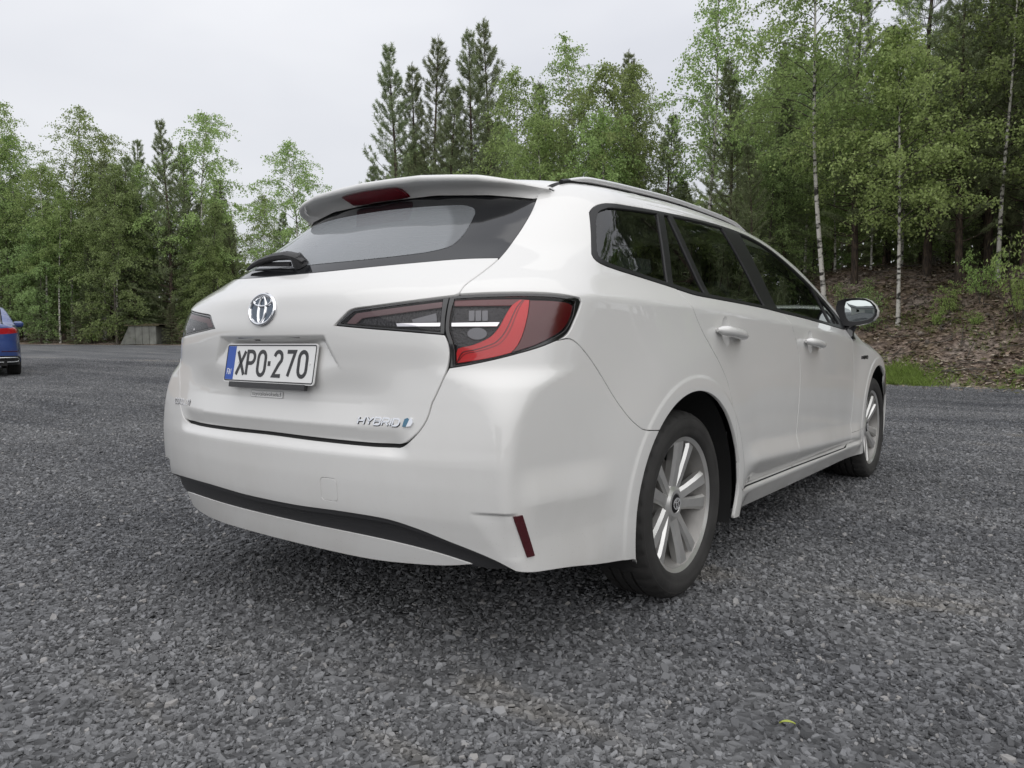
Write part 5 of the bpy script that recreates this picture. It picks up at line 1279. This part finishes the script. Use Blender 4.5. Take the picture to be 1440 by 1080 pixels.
# lettering on the tailgate
def badge(name, text, s0, z0, cw, ch, pitch, w, slant, parent, mat, s1=None):
    b = MB(); p, a, c, n = surf_frame(s0, z0)
    if s1 is not None:
        q = surf([(s1, z0)])[0][0]; a = q-p; a /= np.linalg.norm(a); c = np.cross(n, a); c /= np.linalg.norm(c)
    write(b, text, 0, 0, cw, ch, pitch, w, (p-n*.003, a, c, n), .0065, 0, slant)
    write(b, text, .0006, -.0008, cw, ch, pitch, w*1.45, (p-n*.003, a, c, n), .0045, 2, slant)  # wider black copy beneath, shifted down: the letters' shadow as geometry
    return b, (p, a, c, n), mat
b, fr_h, _ = badge('hybrid_badge', 'HYBRID', .372, .645, .0205, .0185, .0272, .0042, .22, gate, 'chrome', .50)
p, a, c, n = fr_h
b.prism([(.150, -.001), (.163, -.001), (.170, .006), (.171, .017), (.163, .0225), (.154, .019)], (p-n*.002, a, c, n), .006, 1)
b.prism([(.163, -.001), (.176, .001), (.182, .010), (.180, .020), (.172, .0235), (.168, .012)], (p-n*.002, a, c, n), .007, 0)
b.build('hybrid_badge', [M['chrome'], M['sym_blue'], M['plate_black']], gate)
b, fr_c, _ = badge('model_badge', 'COROLLA', -.600, .650, .0155, .0180, .0215, .0040, .25, gate, 'chrome', -.45)
b.build('model_badge', [M['silver'], M['sym_blue'], M['plate_black']], gate)
# dealer sticker under the plate
def text_mesh(txt, size, name='t'):
    cu = bpy.data.curves.new(name, 'FONT'); cu.body = txt; cu.size = size; cu.align_x = 'CENTER'; cu.align_y = 'CENTER'; cu.resolution_u = 3
    o = bpy.data.objects.new(name, cu); col.objects.link(o); bpy.context.view_layer.update()
    dg = bpy.context.evaluated_depsgraph_get(); me = o.evaluated_get(dg).to_mesh()
    V = np.array([v.co[:] for v in me.vertices]); F = [tuple(q.vertices) for q in me.polygons]; o.evaluated_get(dg).to_mesh_clear()
    bpy.data.objects.remove(o); bpy.data.curves.remove(cu); return V, F
p, a, c, n = surf_frame(-.022, .708); b = MB(); b.prism(rrect((0, 0), .158, .019, .002, 3), (p+n*.001, a, c, n), .0006, 0)
V_, F_ = text_mesh('toyotakaivoksela.fi', .0165); sx = .145/(V_[:, 0].max()-V_[:, 0].min())
b.add(p+n*.0020+V_[:, :1]*sx*a+V_[:, 1:2]*c, F_, 1)
stroke(b, rrect((0, 0), .158, .019, .002, 3), .0008, (p+n*.0014, a, c, n), .0004, 1, True)
b.build('dealer_sticker', [M['white_plain'], M['plate_black']], gate)
# side badge on the front wing
for sd in (1, -1):
    b = MB(); p, a, c, n = surf_frame(sd*(OX+2.30), .742)
    if sd == -1: pass
    write(b, 'HYBRID', -.0 if sd == 1 else -.0, 0, .020, .016, .026, .005, (p-n*.002, a, c, n), .005, 0, .2)
    b.build('wing_badge', [M['plate_black']], fend[0] if sd == 1 else fend[1])
# rear wiper: domed cover over the spindle, arm and blade
b = MB()
def on_glass(s, z, h): p, n = surf([(s, z)]); return p[0]+n[0]*h
pts = [on_glass(.035, 1.094, .010), on_glass(.015, 1.096, .026), on_glass(-.03, 1.100, .033), on_glass(-.10, 1.102, .032), on_glass(-.18, 1.102, .027), on_glass(-.26, 1.100, .019), on_glass(-.33, 1.097, .010)]
b.tube(pts, [.012, .022, .023, .020, .016, .012, .006], 10, 0, up=(0, 0, 1), sq=.6)
b.tube([on_glass(.012, 1.095, 0), on_glass(.012, 1.095, .034)], [.024, .018], 14, 0)
bl = [on_glass(s, 1.092+.003*k, .008) for k, s in enumerate(np.linspace(-.03, -.36, 9))]
b.tube(bl, .0055, 6, 0); b.tube([q+np.array([0, 0, .006]) for q in bl], .0035, 6, 0)
smooth_by_angle(b.build('rear_wiper', [M['black_plastic']], frit), 50)

# --- door handles and mirrors (each side)
for sd in (1, -1):
    for hx, hz, dr in ((.300, .882, rdoor), (1.315, .838, fdoor)):
        b = MB(); xs_ = np.linspace(-.118, .118, 15)
        p, n = surf(np.stack([sd*(OX+hx+xs_), hz-.10*xs_], 1))
        e = np.clip(1-np.abs(xs_/.118)**8, 0, 1); u_ = np.linspace(0, 1, 15)[:, None]; p = p[:1]*(1-u_)+p[-1:]*u_; n = n[:1]*(1-u_)+n[-1:]*u_   # straight grip over the finger cup
        lift = .026*np.clip(1-np.abs(xs_/.124)**3.5, 0, 1)
        b.tube(p+n*(lift+.004)[:, None], .0035+.0150*np.sqrt(np.clip(1-np.abs(xs_/.119)**5, 0, 1)), 12, 0, up=(0, 1, 0), sq=1.25)
        for q in (1, -2):
            b.tube([p[q]-n[q]*.004, p[q]+n[q]*(lift[q]+.004)], [.010, .009], 10, 0)
        smooth_by_angle(b.build('door_handle', [M['paint']], dr[0] if sd == 1 else dr[1]), 50)
    # mirror
    ol = np.array([(-.790, 1.068), (-.83, 1.078), (-.88, 1.081), (-.925, 1.077), (-.955, 1.063), (-.978, 1.038), (-.990, 1.010), (-.987, .982), (-.970, .957), (-.94, .941), (-.90, .932), (-.85, .928), (-.815, .932), (-.795, .955), (-.783, .995), (-.781, 1.035)])
    cc = ol.mean(0); yaw_ = -.10
    def place(q, dx): return np.c_[2.13+dx+(q[:, 0]+.88)*yaw_, q]
    rings = [place(ol*1.0, 0), place(cc+(ol-cc)*1.03, .02), place(cc+(ol-cc)*1.02, .05), place(cc+(ol-cc)*.93+np.array([.006, -.004]), .085), place(cc+(ol-cc)*.74+np.array([.014, -.008]), .115), place(cc+(ol-cc)*.45+np.array([.02, -.012]), .132)]
    n_ = len(ol); V_ = np.concatenate(rings); F_ = [(i*n_+k, i*n_+(k+1) % n_, (i+1)*n_+(k+1) % n_, (i+1)*n_+k) for i in range(5) for k in range(n_)]+[tuple(5*n_+k for k in range(n_))]
    inner = place(cc+(ol-cc)*np.array([.76, .80])+np.array([-.016, .008]), .004); deep = place(cc+(ol-cc)*np.array([.74, .78])+np.array([-.016, .008]), .018)
    deep[:, 0] += (deep[:, 1]+.885)*-.14
    b = MB(); b.add(V_, F_, 0)
    for i, f in enumerate(F_):   # lower part of the shell is unpainted
        if V_[list(f)][:, 2].mean() < .950: b.M[i] = 1
    b.add(np.concatenate([rings[0], inner, deep]), [(k, n_+k, n_+(k+1) % n_, (k+1) % n_) for k in range(n_)]+[(n_+k, 2*n_+k, 2*n_+(k+1) % n_, n_+(k+1) % n_) for k in range(n_)], 2)
    g_ = np.array(deep); 
    st = [(2.165, -.85, .935), (2.16, -.838, .905), (2.155, -.835, .875), (2.15, -.842, .845)]
    b2 = MB(); b2.tube(st, [.034, .034, .036, .040], 10, 0, up=(1, 0, 0), sq=.8)
    if sd == -1:
        for mb in (b, b2): mb.V = [(x, -y, z) for x, y, z in mb.V]; mb.F = [f[::-1] for f in mb.F]
        g_ = g_*np.array([1, -1, 1])
    mr = b.build('door_mirror', [M['paint'], M['gloss_black'], M['trim_black']], fdoor[0] if sd == 1 else fdoor[1], True); smooth_by_angle(mr, 50)
    mr2 = b2.build('mirror_stalk', [M['gloss_black']], fdoor[0] if sd == 1 else fdoor[1], True)
    gc = g_.mean(0); G_ = []          # slightly convex glass
    for q in (1, .75, .5, .25, 0): G_.append(gc+(g_-gc)*q+np.array([-.0042*(1-q*q), 0, 0]))
    G_ = np.concatenate(G_[:4]+[G_[4][:1]]); F_ = [(i*n_+k, i*n_+(k+1) % n_, (i+1)*n_+(k+1) % n_, (i+1)*n_+k) for i in range(3) for k in range(n_)]+[(3*n_+k, 3*n_+(k+1) % n_, 4*n_) for k in range(n_)]
    obj('mirror_glass', G_, [f if sd == -1 else f[::-1] for f in F_], M['mirror'], fdoor[0] if sd == 1 else fdoor[1])

# --- wheels
def make_wheel():
    # local: axle along y, outer face towards -y, origin at the wheel centre, tyre width .205 centred on y=0
    b = MB()
    prof = [(.224, .098), (.218, .092), (.214, .06), (.19, .04), (.185, -.02), (.203, -.060), (.209, -.074), (.213, -.081), (.222, -.086), (.2265, -.0885), (.2285, -.086), (.2285, -.080), (.222, -.076), (.220, .09), (.224, .098)]
    b.lathe(prof[:8], 72, 2); b.lathe(prof[7:], 72)
    # hub
    b.lathe([(.0, -.060), (.030, -.060), (.034, -.066), (.046, -.066), (.062, -.056), (.070, -.030), (.064, .0), (.0, .0)], 40)
    for k in range(5):
        for sgn in (-1, 1):
            c0 = math.radians(4+72*k)
            a_in = c0+sgn*math.radians(17); a_out = c0+sgn*math.radians(12.2)
            P0 = np.array([.046*math.cos(a_in), .046*math.sin(a_in)]); P1 = np.array([.214*math.cos(a_out), .214*math.sin(a_out)])
            d = (P1-P0)/np.linalg.norm(P1-P0); q = np.array([-d[1], d[0]])
            secs = []
            for u, w, yo, th in ((0, .022, -.058, .030), (.30, .0205, -.066, .034), (.65, .0225, -.074, .036), (.90, .027, -.079, .034), (1.02, .031, -.078, .030)):
                m = P0+d*np.linalg.norm(P1-P0)*u
                # outer side of the pair is a little lower: facetted blade
                sec = [(-w, yo+.010), (-w*.70, yo), (w*.55, yo+.002), (w, yo+.012), (w*.8, yo+th), (-w*.8, yo+th)]
                if sgn < 0: sec = [(-s_, y_) for s_, y_ in sec][::-1]
                secs.append([(m[0]+q[0]*s_, y_, m[1]+q[1]*s_) for s_, y_ in sec])
            V = [v for s_ in secs for v in s_]; n = 6
            F = [(i*n+j, i*n+(j+1) % n, (i+1)*n+(j+1) % n, (i+1)*n+j) for i in range(4) for j in range(n)]+[tuple(range(n-1, -1, -1)), tuple(4*n+j for j in range(n))]
            b.add(V, F)
        # bolt recess between the pairs
        an = math.radians(4+36+72*k); b2c = np.array([.050*math.cos(an), -.058, .050*math.sin(an)])
        b.tube([b2c+[0, .03, 0], b2c], [.0095, .009], 8, 1); 
    rim = smooth_by_angle(b.build('wheel', [M['alloy'], M['steel'], M['alloy_shaded']], car), 32)
    t = MB(); seg = 180
    base = [(.222, .080), (.232, .097), (.256, .1045), (.280, .103), (.298, .094), (.309, .078), (.3135, .062), (.3145, .045), (.3145, .043), (.3065, .042), (.3065, .033), (.315, .032), (.3155, .006), (.308, .005), (.308, -.005), (.3155, -.006), (.315, -.032), (.3065, -.033), (.3065, -.042), (.3145, -.043), (.3145, -.045), (.3135, -.062), (.309, -.078), (.3015, -.0905), (.298, -.094), (.291, -.0985), (.2895, -.0980), (.280, -.103), (.262, -.1045), (.2605, -.1038), (.247, -.1025), (.236, -.099), (.229, -.0935), (.2265, -.0885), (.222, -.080)]
    V = []; n = len(base)
    for k in range(seg):
        th = 2*PI*k/seg; c, s_ = math.cos(th), math.sin(th)
        for i, (r, a) in enumerate(base):
            rr_ = r
            if (4 <= i <= 8 or 20 <= i <= 23) and k % 5 == 0: rr_ = r-.0045
            if (11 <= i <= 12 or 15 <= i <= 16) and k % 6 == 0: rr_ = r-.003
            V.append((rr_*c, a, rr_*s_))
    F = [(k*n+i, k*n+i+1, ((k+1) % seg)*n+i+1, ((k+1) % seg)*n+i) for k in range(seg) for i in range(n-1)]
    t.add(V, F)
    ty = smooth_by_angle(t.build('tyre', [M['rubber']], rim), 40)
    h = MB(); h.lathe([(0, -.069), (.024, -.069), (.029, -.067), (.031, -.062)], 32, 0)
    hf = (np.array([0, -.0695, 0]), np.array([1., 0, 0]), np.array([0, 0, 1.]), np.array([0, -1., 0]))
    for rx, ry, cy in ((.0245, .0180, 0), (.0075, .0160, 0), (.0170, .0062, .0095)):
        stroke(h, ellipse((0, cy), rx, ry, 28), .0036, hf, .0012, 1, True)
    smooth_by_angle(h.build('hub_cap', [M['trim_black'], M['silver']], rim), 40)
    return rim
w0 = make_wheel()
def copy_tree(o, parent=None, top_only=False):
    c = o.copy(); col.objects.link(c); c.parent = parent
    for ch in list(o.children): copy_tree(ch, c)
    return c
YT = .7625
w0.location = (0, -YT, .3125)
for (x, y, rz, ry) in ((2.70, -YT, 0, .55), (0, YT, PI, .3), (2.70, YT, PI, 1.0)):
    w = copy_tree(w0, car); w.location = (x, y, .3125); w.rotation_euler = (0, ry, rz)
for xc in (0, 2.70):
    for sd in (-1, 1):
        b = MB(); b.lathe([(.02, -.040), (.075, -.040), (.078, -.018), (.150, -.018), (.150, .006), (.02, .006)], 48); b.V = [(x+xc, y+sd*(YT+.0)-sd*.0+(0.03*-sd), z+.3125) for x, y, z in b.V]
        smooth_by_angle(b.build('brake_disc', [M['disc']], car), 30)
        # arch liner
        b = MB(); A_ = np.linspace(math.radians(-20), math.radians(200), 33); n = len(A_)
        V = [(xc+.392*math.cos(t), sd*(min(.868, float(Ys(np.array(xc+.392*math.cos(t)), np.array(max(.312+.392*math.sin(t), .35))))-.022) if yy > .6 else yy), .312+.392*math.sin(t)) for yy in (.868, .55) for t in A_]; F = [(k, k+1, n+k+1, n+k) for k in range(n-1)]+[tuple(range(n, 2*n))]
        b.add(V, F); b.build('arch_liner', [M['liner']], car, True)

# --- underside, cabin shell and seats
b = MB(); b.box((1.5, 0, .245), (3.9, 1.36, .05)); b.box((1.33, 0, .21), (1.7, 1.62, .03)); b.box((-.62, .0, .36), (.5, .9, .06)); b.box((3.1, 0, .30), (.7, 1.2, .16)); b.box((-.76, 0, .40), (.22, .9, .08))
b.tube([(-.72, -.30, .30), (-.5, -.30, .30), (-.4, -.28, .30)], [.05, .055, .03], 14, 1, up=(0, 0, 1), sq=.7); b.tube([(0, -.70, .31), (0, .70, .31)], .05, 10, 1)
b.build('underbody', [M['liner'], M['steel']], car)
# dark inner skin: same body, 45 mm further in, below the window line
sA = np.linspace(-2.9-.9, 2.9+.9, 160); zz = np.linspace(.28, 1.0, 14); Sg, Zg = np.meshgrid(sA, zz)
zmax = np.interp(np.abs(Sg), [0, .6, .8, 1.2, OX, OX+2.1, 4.2], [1.03, 1.03, 1.04, 1.05, 1.0, .90, .88]); Zg = .28+(Zg-.28)/.72*(zmax-.28)
p, n = surf(np.stack([Sg.ravel(), Zg.ravel()], 1)); p = p-n*.05; nx = len(sA)
fc = np.array([(i*nx+j, i*nx+j+1, (i+1)*nx+j+1, (i+1)*nx+j) for i in range(len(zz)-1) for j in range(nx-1)])
q = p[fc].mean(1); fc = fc[(np.hypot(q[:, 0], q[:, 2]-.31) > .44) & (np.hypot(q[:, 0]-2.7, q[:, 2]-.31) > .44)]
obj('door_card', p, fc, M['interior'], car)
xs_ = np.linspace(-.45, 1.35, 30); yy = np.linspace(-.53, .53, 15); Xg, Yg = np.meshgrid(xs_, yy); p, n = top(np.stack([Xg.ravel(), Yg.ravel()], 1)); p[:, 2] -= .04
obj('headliner', p, np.array([(i*30+j, i*30+j+1, (i+1)*30+j+1, (i+1)*30+j) for i in range(14) for j in range(29)]), M['headliner'], car)
b = MB(); b.box((.8, 0, .32), (2.6, 1.5, .04)); b.box((-.55, 0, .62), (.72, 1.0, .03)); b.box((-.45, 0, .93), (.62, 1.15, .012)); b.build('cabin_floor', [M['interior']], car)
def seat(x, y, w, bench=False):
    b = MB(); b.box((x, y, .50), (.50, w, .16), 0, bev=.04)
    R = Matrix.Rotation(math.radians(-16), 3, 'Y'); b.box((x-.30, y, .82), (.14, w*.96, .62), 0, R, bev=.045)
    s_ = b.build('rear_seat' if bench else 'front_seat', [M['fabric']], car)
    for dy in ((-.40, 0, .40) if bench else (0,)):
        h = MB(); h.box((x-.40, y+dy, 1.20), (.09, .24, .17), 0, R, bev=.035)
        for q in (-.05, .05): h.tube([(x-.385, y+dy+q, 1.07), (x-.395, y+dy+q, 1.17)], .006, 6, 1)
        h.build('headrest', [M['fabric'], M['silver']], s_)
seat(1.35, -.37, .50); seat(1.35, .37, .50); seat(.50, 0, 1.28, True)
b = MB(); b.box((2.02, 0, .80), (.36, 1.36, .20), 0, bev=.06); b.build('dashboard', [M['interior']], car)
b = MB(); t = np.linspace(0, 2*PI, 33); b.tube([(1.72+.06*math.sin(k), .37+.18*math.cos(k), .86+.17*math.sin(k)) for k in t], .015, 8, cap=False); b.tube([(1.72, .37, .86), (1.95, .37, .80)], .03, 8); b.build('steering_wheel', [M['trim_black']], car)
# ------------------------------------------------------------------ the blue saloon at the left edge: same panel tools, its own body
zt_b = pchip([-1, -.93, -.5, -.15, .2, .7, 1.2, 1.8, 2.3, 2.75, 3.3, 3.7], [1.0, 1.03, 1.05, 1.075, 1.22, 1.385, 1.425, 1.39, 1.22, 1.02, .92, .72])
ys_b = pchip([-1.1, -.7, -.2, .5, 2, 2.8, 3.3, 3.7], [.72, .83, .885, .90, .90, .885, .82, .60])
xr_b = pchip([.2, .3, .4, .55, .7, .82, .95, 1.03], [-.84, -.93, -.975, -.985, -.97, -.965, -.95, -.90])
def body_B(p):
    x, y, z = p[..., 0], np.abs(p[..., 1]), p[..., 2]
    s = ys_b(x)-.60*spl(z-.88, .02)+.18*spl(z-.97, .02)-.012*ss(0, .2, .86-z)+.016*ss(.2, .45, .86-z)-.12*spl(.30-z, .03)
    for xc in (0, 2.84): s = s+.012*np.exp(-((np.hypot(x-xc, z-.33)-.42)/.14)**2)
    r = x-(xr_b(z)+.24*y*y); f = 3.68-.5*y**2.4-.1*np.abs(z-.5)-x
    a = smin(smin(s-y, r, .16), f, .25)
    return smin(a, zt_b(x)-.14*y*y-z, .06)
body_F = body_B
M['blue'] = paint_mat('blue_paint', (.018, .050, .20), .25)
blue = empty('blue_saloon'); tag(blue, 'dark blue saloon car cut off by the left edge of the picture', 'car')
def arch_b(xc, n=24): return [(OX+xc+.385*math.cos(math.radians(a)), .335+.385*math.sin(math.radians(a))) for a in np.linspace(200, -20, n)]
bot = arch_b(0)+[(OX+.37, .21), (OX+2.47, .21)]+arch_b(2.84)
ye = .615
def dline(x0, x1, n=40):
    x = np.linspace(x0, x1, n); p, _ = top(np.stack([x, np.full(n, ye)], 1)); a = np.where(x >= -.35, OX+x, .35+RC*np.arctan2(p[:, 1]-.35, -.35-x)); return list(zip(a, p[:, 2]-.002))
lampB = [(.40, .80), (.62, .805), (.95, .83), (1.12, .865), (.98, .925), (.80, .93), (.40, .90)]
LB = loop(*[[lampB[i], lampB[(i+1) % 7]] for i in range(7)], step=.03)
HB = crv(dline(-.80, -.25)[::1], .05)
side_loop = loop([(OX+.36, .21), (OX+2.47, .21)], arch_b(2.84), [(OX+3.2, .21), (S3+.30, .21)], [(S3+.30, .21), (S3+.30, .72)], [(S3+.30, .72), (OX+2.75, .88), (OX+2.5, .905)], [(OX+2.5, .905), (OX+1, .915), (OX-.05, .94)], dline(-.2, -.80)[::1], [dline(-.80, -.80, 1)[0], (.62, .985)], [(.62, .985), (0, 1.0)], [(0, 1.0), (0, .40)], [(0, .40), (.75, .40), (1.10, .36), arch_b(0)[1]], arch_b(0)[1:], step=.03)
panel('body', side_loop, M['blue'], blue, step=.045, mirror=True, holes=[LB], gap=.0005)
panel('tail_lamp', LB, pmat('saloon_lamp', (.38, .012, .02), .15, coat=1), blue, step=.04, mirror=True)
dif = loop([(0, .40), (.75, .40), (1.10, .36), arch_b(0)[1]], [arch_b(0)[1], (1.15, .23), (.8, .22), (0, .22)], [(0, .22), (0, .40)], step=.03)
panel('diffuser', dif, M['black_plastic'], blue, step=.05, off=-.01, mirror=True)
panel('reflector', loop([(.55, .475), (.95, .475)], [(.95, .475), (.95, .492)], [(.95, .492), (.55, .492)], [(.55, .492), (.55, .475)], step=.03), M['refl_red'], blue, off=.003, step=.03, mirror=True)
for sd in (1, -1):
    E_ = [(.40, .29), (.86, .29), (.90, .33), (.82, .365), (.40, .365), (.37, .33)]
    p_, n_ = surf(crv(E_+[E_[0]], .03)*np.array([sd, 1])); b = MB(); b.tube(p_+n_*.006, .010, 8, 0); b.build('exhaust_trim', [M['chrome']], blue, True)
sw = loop(X([(-.02, .95), (1, .925), (2.45, .915)]), X([(2.45, .915), (2.2, 1.08), (1.8, 1.25)]), X([(1.8, 1.25), (1.2, 1.30), (.7, 1.27), (.3, 1.12), (-.02, .95)]), step=.03)
panel('side_window', sw, M['frit'], blue, step=.06, mirror=True)
up_ = loop(X([(2.5, .905), (2.45, .915)]), X([(2.45, .915), (2.2, 1.08), (1.8, 1.25)]), X([(1.8, 1.25), (1.2, 1.30), (.7, 1.27), (.3, 1.12), (-.02, .95)]), X([(-.02, .95), (-.05, .94)]), dline(-.2, 2.42)[::1], [dline(2.42, 2.42, 1)[0], (OX+2.5, .905)], step=.03)
panel('roof_frame', up_, M['blue'], blue, step=.05, mirror=True, gap=.0005)
def trect(x0, x1): return loop([(x0, -ye), (x1, -ye)], [(x1, -ye), (x1, ye)], [(x1, ye), (x0, ye)], [(x0, ye), (x0, -ye)], step=.05)
for nm, x0, x1, mt in (('boot_lid', -.87, -.18, 'blue'), ('rear_screen', -.18, .72, 'frit'), ('roof', .72, 1.75, 'blue'), ('windscreen', 1.75, 2.55, 'frit'), ('bonnet', 2.55, 3.45, 'blue')):
    panel(nm, trect(x0, x1), M[mt], blue, fn=top, step=.07)
b = MB(); b.box((1.3, 0, .34), (4.3, 1.30, .25)); b.box((1.3, 0, .62), (4.2, 1.2, .5)); b.build('underbody', [M['liner']], blue)
for xc in (0, 2.84):
    for sd in (-1, 1):
        w = copy_tree(w0, blue); w.location = (xc, sd*.785, .325); w.scale = (1.04, 1.08, 1.04); w.rotation_euler = (0, .4, 0 if sd < 0 else PI)
        b = MB(); b.box((2.0, sd*.985, 1.0), (.12, .20, .13), 0, bev=.04); b.box((2.05, sd*.88, .95), (.06, .12, .04), 1)
        if xc == 0: b.build('door_mirror', [M['blue'], M['gloss_black']], blue)
pc = world_at(31, 14.2); TH = math.radians(73.5); rx_, ry_ = -.86, -.875
blue.location = (pc[0]-(rx_*math.cos(TH)-ry_*math.sin(TH)), pc[1]-(rx_*math.sin(TH)+ry_*math.cos(TH)), 0)
blue.location.z = float(yard_z(blue.location.x, blue.location.y)); blue.rotation_euler = (0, -.0165*.95, TH)
